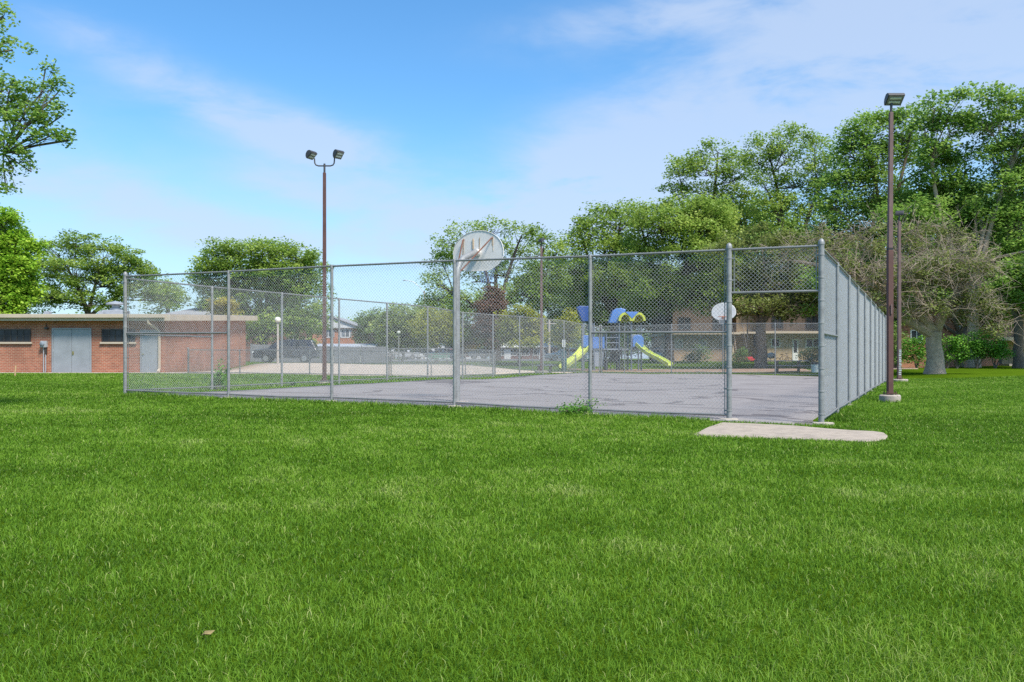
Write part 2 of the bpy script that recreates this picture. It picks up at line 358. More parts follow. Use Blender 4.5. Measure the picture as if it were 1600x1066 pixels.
cam = bpy.data.cameras.new('camera'); co = bpy.data.objects.new('camera', cam); COL.objects.link(co)
co.location = (0, 0, CAMZ); co.rotation_euler = (R(90), 0, 0)
cam.sensor_width = 36; cam.lens = F/1600*36; cam.shift_y = 27/1600; cam.clip_end = 3000; cam.clip_start = .05
sc.camera = co
sc.view_settings.view_transform = 'Standard'; sc.view_settings.look = 'None'; sc.view_settings.exposure = .95; sc.view_settings.gamma = 1
sc.cycles.max_bounces = 8; sc.cycles.diffuse_bounces = 4; sc.cycles.transparent_max_bounces = 4; sc.cycles.caustics_reflective = False; sc.cycles.caustics_refractive = False
sc.render.film_transparent = False; sc.cycles.use_denoising = False; sc.cycles.sample_clamp_indirect = 2.0; sc.cycles.sample_clamp_direct = 6.0; sc.cycles.blur_glossy = 1.0

# ------------------------------------------------------------------ ground
def smooth_noise(x, y, seed, n=14, lo=.05, hi=.6):
    rg = np.random.default_rng(seed); out_ = np.zeros_like(x)
    for i in range(n):
        a = rg.uniform(0, 2*math.pi); f = math.exp(rg.uniform(math.log(lo), math.log(hi)))*2*math.pi; ph = rg.uniform(0, 6.28)
        out_ += np.sin((x*math.cos(a)+y*math.sin(a))*f+ph)
    return out_/math.sqrt(n/2)/1.6
def grid_axis(lo, hi, near_lo, near_hi, step, grow=1.35):
    a = list(np.arange(near_lo, near_hi+1e-6, step)); s_ = step
    while a[-1] < hi: s_ *= grow; a.append(min(hi, a[-1]+s_))
    s_ = step
    while a[0] > lo: s_ *= grow; a.insert(0, max(lo, a[0]-s_))
    return np.array(a)
gx = grid_axis(-900, 900, -36, 44, .8); gy = grid_axis(-120, 1500, -2, 92, .8)
GX, GY = np.meshgrid(gx, gy); GZ = hh(GX, GY)
nx, ny = len(gx), len(gy); ii = (np.arange(ny-1)[:, None]*nx+np.arange(nx-1)[None, :]).ravel()
m, nt2, out2 = new_mat('lawn_soil_and_turf'); L2 = nt2.links.new
tc2 = N(nt2, 'ShaderNodeTexCoord')
na = N(nt2, 'ShaderNodeTexNoise'); na.inputs['Scale'].default_value = .35; na.inputs['Detail'].default_value = 8; L2(tc2.outputs['Object'], na.inputs['Vector'])
nb = N(nt2, 'ShaderNodeTexNoise'); nb.inputs['Scale'].default_value = 45; nb.inputs['Detail'].default_value = 8; nb.inputs['Roughness'].default_value = .75; L2(tc2.outputs['Object'], nb.inputs['Vector'])
ad2 = N(nt2, 'ShaderNodeMath', operation='MULTIPLY_ADD'); L2(nb.outputs['Fac'], ad2.inputs[0]); ad2.inputs[1].default_value = .6; 
ml2 = N(nt2, 'ShaderNodeMath', operation='MULTIPLY'); L2(na.outputs['Fac'], ml2.inputs[0]); ml2.inputs[1].default_value = .4; L2(ml2.outputs[0], ad2.inputs[2])
rp2 = ramp(nt2, [(.34, (.045,.08,.005)), (.5, (.075,.135,.007)), (.68, (.12,.19,.012))], ad2.outputs[0])
p2 = N(nt2, 'ShaderNodeBsdfPrincipled'); p2.inputs['Roughness'].default_value = .95; p2.inputs['Specular IOR Level'].default_value = 0.0; L2(rp2.outputs[0], p2.inputs['Base Color'])
bp2 = N(nt2, 'ShaderNodeBump'); bp2.inputs['Strength'].default_value = .6; bp2.inputs['Distance'].default_value = .06; L2(nb.outputs['Fac'], bp2.inputs['Height']); L2(bp2.outputs[0], p2.inputs['Normal'])
L2(p2.outputs[0], out2.inputs[0])
struct(np_mesh('ground', np.stack([GX.ravel(), GY.ravel(), GZ.ravel()], 1), np.stack([ii, ii+1, ii+nx+1, ii+nx], 1), m, smooth=True))

def sheet(name, c00, c10, c11, c01, mat, dz, step=1.0, jag=0.0, thick=0.0, seed=0):
    """terrain-following slab between four plan corners, with ragged edges if jag > 0"""
    c = [np.array((p[0], p[1])) for p in (c00, c10, c11, c01)]
    na_ = max(2, int(np.linalg.norm(c[1]-c[0])/step)+1); nb_ = max(2, int(np.linalg.norm(c[3]-c[0])/step)+1)
    a = np.linspace(0, 1, na_); b = np.linspace(0, 1, nb_); A, B = np.meshgrid(a, b)
    P = ((1-A)*(1-B))[..., None]*c[0]+(A*(1-B))[..., None]*c[1]+(A*B)[..., None]*c[2]+((1-A)*B)[..., None]*c[3]
    if jag:
        rg = np.random.default_rng(seed); edge = (A == 0) | (A == 1) | (B == 0) | (B == 1)
        P[edge] += rg.normal(0, jag, (edge.sum(), 2))
    Z = hh(P[..., 0], P[..., 1])+dz; Vt = np.concatenate([P, Z[..., None]], 2).reshape(-1, 3)
    i0 = (np.arange(nb_-1)[:, None]*na_+np.arange(na_-1)[None, :]).ravel(); q = np.stack([i0, i0+1, i0+na_+1, i0+na_], 1)
    # skirt so that the slab has an edge
    ring = list(range(na_))+[na_*k+na_-1 for k in range(1, nb_)]+[na_*(nb_-1)+k for k in range(na_-2, -1, -1)]+[na_*k for k in range(nb_-2, 0, -1)]
    n0 = len(Vt); low = Vt[ring].copy(); low[:, 2] -= max(thick, .05); Vt = np.concatenate([Vt, low]); nr = len(ring)
    sk = np.array([(ring[k], n0+k, n0+(k+1) % nr, ring[(k+1) % nr]) for k in range(nr)])
    return struct(np_mesh(name, Vt, np.concatenate([q, sk]), mat))

# asphalt court
m, nt3, out3 = new_mat('worn_court_asphalt'); L3 = nt3.links.new
tc3 = N(nt3, 'ShaderNodeTexCoord'); mp3 = N(nt3, 'ShaderNodeMapping'); L3(tc3.outputs['Object'], mp3.inputs[0]); mp3.inputs['Rotation'].default_value = (0, 0, TH)
n1 = N(nt3, 'ShaderNodeTexNoise'); n1.inputs['Scale'].default_value = .5; n1.inputs['Detail'].default_value = 9; n1.inputs['Roughness'].default_value = .62; L3(mp3.outputs[0], n1.inputs['Vector'])
r1 = ramp(nt3, [(.3, (.245,.22,.208)), (.5, (.275,.248,.235)), (.72, (.305,.277,.262))], n1.outputs['Fac'])
n2 = N(nt3, 'ShaderNodeTexNoise'); n2.inputs['Scale'].default_value = 120; n2.inputs['Detail'].default_value = 3; L3(mp3.outputs[0], n2.inputs['Vector'])
g2 = ramp(nt3, [(.35, (.82,.82,.82)), (.65, (1.12,1.12,1.12))], n2.outputs['Fac'])
mx1 = N(nt3, 'ShaderNodeVectorMath', operation='MULTIPLY'); L3(r1.outputs[0], mx1.inputs[0]); L3(g2.outputs[0], mx1.inputs[1])
# paving-lane seams that run across the court and random cracks
sp3 = N(nt3, 'ShaderNodeSeparateXYZ'); 
nd = N(nt3, 'ShaderNodeTexNoise'); nd.inputs['Scale'].default_value = .9; nd.inputs['Detail'].default_value = 6; L3(mp3.outputs[0], nd.inputs['Vector'])
wv = N(nt3, 'ShaderNodeVectorMath', operation='MULTIPLY_ADD'); L3(nd.outputs['Color'], wv.inputs[0]); wv.inputs[1].default_value = (.5,.5,.5); L3(mp3.outputs[0], wv.inputs[2])
L3(wv.outputs[0], sp3.inputs[0])
pp = N(nt3, 'ShaderNodeMath', operation='PINGPONG'); L3(sp3.outputs['Y'], pp.inputs[0]); pp.inputs[1].default_value = 1.9
ls = N(nt3, 'ShaderNodeMath', operation='LESS_THAN'); L3(pp.outputs[0], ls.inputs[0]); ls.inputs[1].default_value = .13
vo = N(nt3, 'ShaderNodeTexVoronoi', feature='DISTANCE_TO_EDGE'); vo.inputs['Scale'].default_value = .22; 
wv2 = N(nt3, 'ShaderNodeVectorMath', operation='MULTIPLY_ADD'); L3(nd.outputs['Color'], wv2.inputs[0]); wv2.inputs[1].default_value = (1.6,1.6,0); L3(mp3.outputs[0], wv2.inputs[2]); L3(wv2.outputs[0], vo.inputs['Vector'])
lv_ = N(nt3, 'ShaderNodeMath', operation='LESS_THAN'); L3(vo.outputs['Distance'], lv_.inputs[0]); lv_.inputs[1].default_value = .026
mk = N(nt3, 'ShaderNodeTexNoise'); mk.inputs['Scale'].default_value = .33; mk.inputs['Detail'].default_value = 3; L3(mp3.outputs[0], mk.inputs['Vector'])
gt = N(nt3, 'ShaderNodeMath', operation='GREATER_THAN'); L3(mk.outputs['Fac'], gt.inputs[0]); gt.inputs[1].default_value = .5
cr = N(nt3, 'ShaderNodeMath', operation='MULTIPLY'); L3(lv_.outputs[0], cr.inputs[0]); L3(gt.outputs[0], cr.inputs[1])
mk2 = N(nt3, 'ShaderNodeTexNoise'); mk2.inputs['Scale'].default_value = .8; mk2.inputs['Detail'].default_value = 4; L3(mp3.outputs[0], mk2.inputs['Vector'])
gt2 = N(nt3, 'ShaderNodeMapRange'); L3(mk2.outputs['Fac'], gt2.inputs[0]); gt2.inputs[1].default_value = .42; gt2.inputs[2].default_value = .62
sm = N(nt3, 'ShaderNodeMath', operation='MULTIPLY'); L3(ls.outputs[0], sm.inputs[0]); L3(gt2.outputs[0], sm.inputs[1])
mxm = N(nt3, 'ShaderNodeMath', operation='MAXIMUM'); L3(cr.outputs[0], mxm.inputs[0]); L3(sm.outputs[0], mxm.inputs[1])
mf = N(nt3, 'ShaderNodeMath', operation='MULTIPLY'); L3(mxm.outputs[0], mf.inputs[0]); mf.inputs[1].default_value = .52
mxc = N(nt3, 'ShaderNodeMix', data_type='RGBA'); L3(mf.outputs[0], mxc.inputs['Factor']); L3(mx1.outputs[0], mxc.inputs['A']); mxc.inputs['B'].default_value = (.07,.06,.065,1)
# rusty stains
st_ = N(nt3, 'ShaderNodeTexNoise'); st_.inputs['Scale'].default_value = .55; st_.inputs['Detail'].default_value = 7; L3(tc3.outputs['Object'], st_.inputs['Vector'])
sr = N(nt3, 'ShaderNodeMapRange'); L3(st_.outputs['Fac'], sr.inputs[0]); sr.inputs[1].default_value = .62; sr.inputs[2].default_value = .78; sr.inputs[4].default_value = .45
mxd = N(nt3, 'ShaderNodeMix', data_type='RGBA'); L3(sr.outputs[0], mxd.inputs['Factor']); L3(mxc.outputs['Result'], mxd.inputs['A']); mxd.inputs['B'].default_value = (.21,.155,.15,1)
p3 = N(nt3, 'ShaderNodeBsdfPrincipled'); p3.inputs['Roughness'].default_value = .95; p3.inputs['Specular IOR Level'].default_value = .06; L3(mxd.outputs['Result'], p3.inputs['Base Color'])
b3 = N(nt3, 'ShaderNodeBump'); b3.inputs['Strength'].default_value = .25; b3.inputs['Distance'].default_value = .01; L3(n2.outputs['Fac'], b3.inputs['Height']); L3(b3.outputs[0], p3.inputs['Normal'])
L3(p3.outputs[0], out3.inputs[0]); M['asphalt'] = m
A0, A1, S0, S1 = -.16, 36.1, .22, 16.5
sheet('court_surface', ts(A0, S0), ts(A0, S1), ts(A1, S1), ts(A1, S0), M['asphalt'], .035, .6, .035, .1, 3)

# second court of pale concrete, mulch, path and far parking lot
sheet('tennis_court_surface', (-16.9,42.4), (-5.2,38.6), (4.2,58), (-16.9,60), pm('tan_court_concrete', (.5,.405,.31), .9, 0, .1, 1.2, .2, 40), .03, 1.0)
sheet('playground_mulch', (5.2,59.5), (20,56.5), (22,66), (4.0,68), pm('wood_mulch', (.3,.19,.13), .95, 0, .3, 6, .8, 25), .03, 1.0, .15)
sheet('footpath', (12.5,57.3), (26,54.0), (26.4,55.4), (12.9,59.0), pm('bare_tan_path', (.36,.25,.18), .95, 0, .2, 3, .4, 25), .045, 1.0, .1)
sheet('parking_lot', (-60,92), (12,92), (14,140), (-60,140), pm('parking_asphalt', (.16,.16,.165), .9, 0, .15, 1, .2, 30), .03, 3.0)
sheet('building_apron', (-45,41.0), (-13.2,41.0), (-13.2,42.6), (-45,42.6), M['concrete'], .04, 1.0, .03)

# ------------------------------------------------------------------ chain link fences
_mesh_cache = {}
def chain_mesh(Wd, Ht, r, mat, cell=.075):
    key = (round(Wd, 2), round(Ht, 2), r, mat.name, cell)
    if key in _mesh_cache: return _mesh_cache[key]
    nw = max(2, round(Wd/(cell/2))); wx = Wd/nw; K = max(2, round(Ht/(cell/2))); hz_ = Ht/K
    i = np.arange(nw)[:, None]; k = np.arange(K+1)[None, :]
    right = ((k+i) % 2).astype(float)
    rg = np.random.default_rng(5)
    X = i*wx+right*wx; Y = np.where(right > .5, r, -r); Z = k*hz_+0*i
    X = X + rg.normal(0, .0015, X.shape)
    P = np.stack([X, Y, Z], -1)
    ring = np.array([(r*1.41,0,0),(0,r,0),(-r*1.41,0,0),(0,-r,0)])
    Vv = (P[:, :, None, :]+ring[None, None]).reshape(-1, 3)
    base = (np.arange(nw)*(K+1)*4)[:, None, None]+(np.arange(K)*4)[None, :, None]; kk = np.arange(4)[None, None, :]; k2 = (kk+1) % 4
    q = np.stack([base+kk, base+k2, base+4+k2, base+4+kk], -1).reshape(-1, 4)
    o = np_mesh('chain_link_mesh', Vv, q, mat); me = o.data; bpy.data.objects.remove(o)
    _mesh_cache[key] = me; return me
def chain_fence(name, label, p0, d, posts, Ht, term=(0, -1), rp=.036, rt=.048, side=-1, brace=(), header=None, gap=.10, wire_r=.0023, cell=.075, wmat='wire', bottom=True, foot=(), railr=.022, braceh=.52, postmat='galv_old', group=None):
    """posts: distances along d; header = (panel index, clear height of the doorway)"""
    d = Vector(d).normalized(); z0 = h(p0.x, p0.y); rz = math.atan2(d.y, d.x)
    root = thing(name, label, 'fence', (p0.x, p0.y, z0), rz, group)
    zz = []
    n = len(posts); term = [t % n for t in term]
    for s_ in posts: p = p0+d*s_; zz.append(h(p.x, p.y)-z0)
    for i, s_ in enumerate(posts):
        mb = MB(); tm = i in term; r = rt if tm else rp; top = Ht+(.07 if tm else -.0)
        if tm:
            mb.lathe([(r, -.15), (r, top-.05), (r*1.12, top-.05), (r*1.12, top-.01), (r*.9, top+.03), (r*.4, top+.055), (.004, top+.06)], 14)
            for k in range(8):
                zb = .18+k*(Ht-.35)/7; mb.lathe([(r+.001, zb), (r+.006, zb+.003), (r+.006, zb+.027), (r+.001, zb+.03)], 14)
            for sg in (-1, 1):      # tension bar beside the post
                if (i == 0 and sg < 0) or (i == n-1 and sg > 0): continue
                mb.box(sg*(r+.035)-.008, sg*(r+.035)+.008, side*.03-.004, side*.03+.004, .12 if not (header and ((i == header[0] and sg > 0) or (i == header[0]+1 and sg < 0))) else header[1], Ht-.02)
                for k in range(8):
                    zb = .18+k*(Ht-.35)/7
                    if header and zb < header[1] and ((i == header[0] and sg > 0) or (i == header[0]+1 and sg < 0)): continue
                    mb.box(min(0, sg*(r+.05)), max(0, sg*(r+.05)), side*.03-.006, side*.03+.012, zb+.002, zb+.028)
        else:
            mb.lathe([(r, -.15), (r, top-.05), (r*1.15, top-.05), (r*1.15, top-.02), (.032, top+.02), (.03, top+.03), (.004, top+.036)], 12)
        po = mb.build('post', M[postmat], root, True, loc=(s_, 0, zz[i]))
        if i in foot:
            fb = MB(); rg = random.Random(i*7+3); q = [(.13*rg.uniform(.8, 1.4)*math.cos(a*.7)*1.3, .12*rg.uniform(.8, 1.2)*math.sin(a*.7)) for a in range(9)]
            fb.prism(q, -.1, .055, 'z'); fb.build('footing', M['pale_stone'], po, bevel=.02)
    mb = MB(); pts = []
    for i in range(n-1):
        a = Vector((posts[i], 0, zz[i]+Ht-.0)); b = Vector((posts[i+1], 0, zz[i+1]+Ht))
        mb.tube([a, b], railr, 10)
    mb.build('top_rail', M['galv'], root, True)
    if bottom:
        mb = MB()
        for i in range(n-1):
            if header and i == header[0]: continue
            a = Vector((posts[i], 0, zz[i]+gap+.02)); b = Vector((posts[i+1], 0, zz[i+1]+gap+.02)); c = (a+b)/2; c.z += random.uniform(-.02, .01)
            mb.tube([a, c, b], railr*.95, 10)
        mb.build('bottom_rail', M['galv'], root, True)
    for i in brace:
        MB().tube([(posts[i], 0, zz[i]+Ht*braceh), (posts[i+1], 0, zz[i+1]+Ht*braceh)], railr, 10).build('brace_rail', M['galv'], root, True)
    if header:
        i = header[0]; MB().tube([(posts[i], 0, zz[i]+header[1]), (posts[i+1], 0, zz[i+1]+header[1])], railr, 10).build('header_rail', M['galv'], root, True)
    for i in range(n-1):
        w_ = posts[i+1]-posts[i]; lo = gap-.05
        if header and i == header[0]: lo = header[1]-.02
        x0 = posts[i]; x1 = posts[i+1]
        if i in term: x0 += rt+.03
        if i+1 in term: x1 -= rt+.03
        me = chain_mesh(x1-x0, Ht+.035-lo, wire_r, M[wmat], cell)
        o = bpy.data.objects.new('chain_link_mesh', me); COL.objects.link(o); o.parent = root
        o.location = (x0, side*.03, zz[i]+lo); o.rotation_euler = (0, -math.atan2(zz[i+1]-zz[i], w_), 0)
    return root
Lp = [k*CL/12 for k in range(13)]
FS = [0, 1.6, 4.32, 7.41, 10.67, 13.84, 17.5]
chain_fence('chain_link_fence', 'tall galvanised chain link fence along the near side of the court, with open doorway', FR, V, FS, 3.15, term=(0, 1, 6), brace=(1, 5), header=(0, 2.36), side=-1, foot=(0, 1, 3, 4, 5, 2), rt=.05, wire_r=.0022)
chain_fence('chain_link_fence', 'tall chain link fence on the right side of the court, seen nearly edge on', FR+U*.12, U, [x-(.12 if x else 0) for x in Lp[1:]], 3.12, term=(11,), side=1, foot=(1, 4), brace=(), wire_r=.0016)
# the first panel of that side hangs on the shared corner post
rgt = [o for o in bpy.data.objects if o.name.startswith('chain_link_fence') and o.parent is None][-1]
def corner_panel():
    z0 = h(FR.x, FR.y)-rgt.location.z; x1 = Lp[1]-.12; p1 = FR+U*Lp[1]; z1 = h(p1.x, p1.y)-rgt.location.z
    MB().tube([(-.07, 0, z0+3.12), (x1, 0, z1+3.12)], .022, 10).build('top_rail', M['galv'], rgt, True)
    MB().tube([(-.07, 0, z0+.10), (x1/2, 0, (z0+z1)/2+.10), (x1, 0, z1+.12)], .02, 10).build('bottom_rail', M['galv'], rgt, True)
    MB().tube([(-.07, 0, z0+1.62), (x1, 0, z1+1.62)], .022, 10).build('brace_rail', M['galv'], rgt, True)
    o = bpy.data.objects.new('chain_link_mesh', chain_mesh(x1-.02, 3.105, .0016, M['wire'])); COL.objects.link(o); o.parent = rgt
    o.location = (-.0, .03, z0+.05); o.rotation_euler = (0, -math.atan2(z1-z0, x1), 0)
corner_panel()
FL = ts(0, CWD)
chain_fence('chain_link_fence', 'tall chain link fence on the left side of the court, towards the brick building', FL+U*.12, U, [x-(.12 if x else 0) for x in Lp[1:]], 3.1, term=(11,), side=-1, wmat='wire', wire_r=.0017)
lf = [o for o in bpy.data.objects if o.name.startswith('chain_link_fence') and o.parent is None][-1]
def corner_panel_left():
    z0 = h(FL.x, FL.y)-lf.location.z; x1 = Lp[1]-.12; p1 = FL+U*Lp[1]; z1 = h(p1.x, p1.y)-lf.location.z
    MB().tube([(-.07, 0, z0+3.1), (x1, 0, z1+3.1)], .022, 10).build('top_rail', M['galv'], lf, True)
    MB().tube([(-.07, 0, z0+.12), (x1, 0, z1+.12)], .02, 10).build('bottom_rail', M['galv'], lf, True)
    MB().tube([(-.07, 0, z0+1.61), (x1, 0, z1+1.61)], .022, 10).build('brace_rail', M['galv'], lf, True)
    o = bpy.data.objects.new('chain_link_mesh', chain_mesh(x1-.02, 3.085, .0017, M['wire'])); COL.objects.link(o); o.parent = lf
    o.location = (0, -.03, z0+.05); o.rotation_euler = (0, -math.atan2(z1-z0, x1), 0)
corner_panel_left()
BL = ts(CL, CWD)
chain_fence('chain_link_fence', 'tall chain link fence across the far end of the court, in front of the playground', BL-V*.12, -V, [.0, 1.6, 4.68, 7.9, 11.0, 14.1, 17.2], 3.12, term=(0, 6), side=-1, brace=(1, 2), braceh=.5, wire_r=.0025)
# low fence round the second court
LC = Vector((PX(608, 38), 38, 0)); LA = Vector((PX(294, 40.6), 40.6, 0)); LB = Vector((PX(772, 45), 45.2, 0))
dl = (LC-LA).length
chain_fence('low_chain_link_fence', 'waist high chain link fence in front of the brick building and pale court', LA, LC-LA, [0, dl*.27, dl*.62, dl], 1.15, term=(0,), rp=.028, rt=.034, side=-1, railr=.02, wmat='wire_old', gap=.06, postmat='galv')
dl2 = (LB-LC).length
chain_fence('low_chain_link_fence', 'waist high chain link fence running back from the pale court corner to the tall fence', LC+(LB-LC)*.01, LB-LC, [.05, dl2*.35, dl2*.68, dl2], 1.12, term=(3,), rp=.028, rt=.034, side=-1, railr=.02, wmat='wire', gap=.06, wire_r=.0045, postmat='galv')
# far side of that court
fa = Vector((-16.5, 60.3, 0)); fb_ = Vector((4.4, 58.2, 0)); dl3 = (fb_-fa).length
chain_fence('low_chain_link_fence', 'waist high chain link fence on the far edge of the pale court before parked cars', fa, fb_-fa, [dl3*k/7 for k in range(8)], 1.15, term=(0, 7), rp=.028, rt=.034, side=-1, railr=.022, wmat='wire_old', gap=.06, wire_r=.004, postmat='galv')

# ------------------------------------------------------------------ concrete pad at the doorway
pad = [(1128,663),(1105,671),(1082,682.5),(1110,684.5),(1180,686.5),(1250,689),(1320,692),(1352,693.2),(1372,692),(1384,688.5),(1387,684),(1381,679.5),(1366,677.2),(1330,675.5),(1290,672.5),(1240,668),(1180,665)]
pc = []
for px, py in pad:
    D = (CAMZ+.055)*F/(py-HY); pc.append(((px-CX)/F*D, D))
cxp = sum(p[0] for p in pc)/len(pc); cyp = sum(p[1] for p in pc)/len(pc)
mb = MB(); mb.prism([(x-cxp, y-cyp) for x, y in pc], -.12, .03, 'z')
po = mb.build('concrete_pad', M['pad'], None, bevel=.012, loc=(cxp, cyp, h(cxp, cyp)+.012)); struct(po)
PADP = np.array(pc); PADP = PADP.mean(0)+(PADP-PADP.mean(0))*np.array((.97, .90))
def in_poly(x, y, poly):
    ins = np.zeros(x.shape, bool); n = len(poly); j = n-1
    for i in range(n):
        xi, yi = poly[i]; xj, yj = poly[j]
        ins ^= ((yi > y) != (yj > y)) & (x < (xj-xi)*(y-yi)/(yj-yi+1e-12)+xi); j = i
    return ins

# ------------------------------------------------------------------ lamp poles
def flood_head(root, cx, cy, cz, yaw, tilt, ln=.46, dp=.34, ht=.17):
    mx = Matrix.Translation((cx, cy, cz)) @ Matrix.Rotation(yaw, 4, 'Z') @ Matrix.Rotation(tilt, 4, 'X')
    prof = [(-dp*.5, -ht*.45), (dp*.5, -ht*.45), (dp*.5, -ht*.2), (dp*.4, ht*.15), (dp*.22, ht*.4), (0, ht*.52), (-dp*.22, ht*.5), (-dp*.4, ht*.32), (-dp*.5, 0)]
    mb = MB(); mb.prism(prof, -ln/2, ln/2, 'x'); mb.v = [tuple(mx @ Vector(p)) for p in mb.v]
    hd = mb.build('lamp_head', M['lamp_dark'], root, bevel=.01)
    mb = MB().box(-ln*.44, ln*.44, -dp*.42, dp*.42, -ht*.45-.012, -ht*.45-.003, mx); mb.build('lens', M['lamp_lens'], hd)
    mb = MB()
    for yy in (-.2, .15): mb.box(-ln*.34, ln*.34, dp*yy-.028, dp*yy+.028, -ht*.45-.02, -ht*.45-.0125, mx)
    mb.build('reflector', M['reflector'], hd)
def base_block(root, rw, hb, square=False):
    mb = MB(); mb.lathe([(rw, -.3), (rw, hb-.03), (rw-.03, hb)], 20)
    mb.build('concrete_base', M['concrete'], root, True)
    mb = MB()
    mb.box(-.14, .14, -.14, .14, hb+.03, hb+.05)
    for sx in (-1, 1):
        for sy in (-1, 1): mb.tube([(sx*.11, sy*.11, hb), (sx*.11, sy*.11, hb+.1)], .014, 6)
    mb.build('base_plate', M['bronze'], root)
def lamp_right():
    x, y = PX(1390.5, 22.5), 22.5; r = thing('floodlight_pole', 'near bronze floodlight pole on a round concrete base beside the right court fence', 'lamp pole', (x, y, h(x, y)), 0, 'floodlight poles around the court')
    base_block(r, .27, .2)
    MB().tube([(0,0,.2), (0,0,4.05)], .098, 4, sq=True).build('lower_pole', M['bronze'], r, bevel=.012)
    MB().tube([(0,0,4.05), (0,0,4.1)], .09, 4, sq=True).build('joint_collar', M['black'], r)
    MB().tube([(0,0,4.1), (.03,0,7.72)], [.083, .066], 4, sq=True).build('upper_pole', M['bronze_faded'], r, bevel=.01)
    MB().tube([(.03,0,7.72), (.04,0,7.98)], .035, 8).build('bracket', M['lamp_dark'], r)
    flood_head(r, .1, -.02, 8.08, R(0), R(-38), .44, .34, .17)
    mb = MB().box(-.02, .02, -.105, -.085, 2.35, 2.6); mb.build('hand_hole_cover', M['bronze_faded'], r)
lamp_right()
def lamp_left():
    x, y = PX(507, 31.0), 31.0; r = thing('floodlight_pole', 'bronze floodlight pole with two lamp heads on curved arms beyond the left fence', 'lamp pole', (x, y, h(x, y)), 0, 'floodlight poles around the court')
    base_block(r, .28, .08)
    MB().tube([(0,0,.08), (0,0,7.75)], [.095, .075], 4, sq=True).build('pole', M['bronze'], r, bevel=.012)
    MB().tube([(0,0,7.75), (0,0,8.08)], .038, 8).build('bracket', M['lamp_dark'], r)
    for sg in (-1, 1):
        pts = [(0,0,8.0), (sg*.22,0,8.0), (sg*.31,0,8.03), (sg*.355,0,8.1), (sg*.37,0,8.28)]
        MB().tube(pts, .026, 8).build('curved_arm', M['lamp_dark'], r, True)
    flood_head(r, -.5, .0, 8.42, R(62), R(-40), .33, .32, .2)
    flood_head(r, .5, .0, 8.44, R(48), R(-46), .33, .32, .2)
lamp_left()
def lamp_simple(px, D, ztop, label, yaw, graffiti=False):
    x, y = PX(px, D), D; r = thing('floodlight_pole', label, 'lamp pole', (x, y, h(x, y)), 0, 'floodlight poles around the court')
    base_block(r, .4, .14)
    MB().tube([(0,0,.14), (0,0,ztop-.3)], [.115, .085], 4, sq=True).build('pole', M['bronze_faded'], r, bevel=.012)
    if graffiti:
        mb = MB(); rg = random.Random(4)
        for k in range(14):
            z = .35+k*.09; mb.box(-.07+rg.uniform(0, .03), .05+rg.uniform(0, .03), -.088, -.083, z, z+rg.uniform(.03, .07))
        mb.build('sticker_patch', pm('pale_stickers', (.42,.46,.44), .6, 0, .4, 20, 0), r)
    MB().tube([(0,0,ztop-.3), (0,0,ztop)], .04, 8).build('bracket', M['lamp_dark'], r)
    flood_head(r, 0, -.05, ztop+.1, yaw, R(-35), .36, .3, .16)
lamp_simple(1405, 41, 8.1, 'far bronze floodlight pole with pale stickers near its base, behind the near right pole', R(150), True)
lamp_simple(846, 50.5, 7.85, 'far floodlight pole with one dark head standing beyond the back left fence corner', R(120))

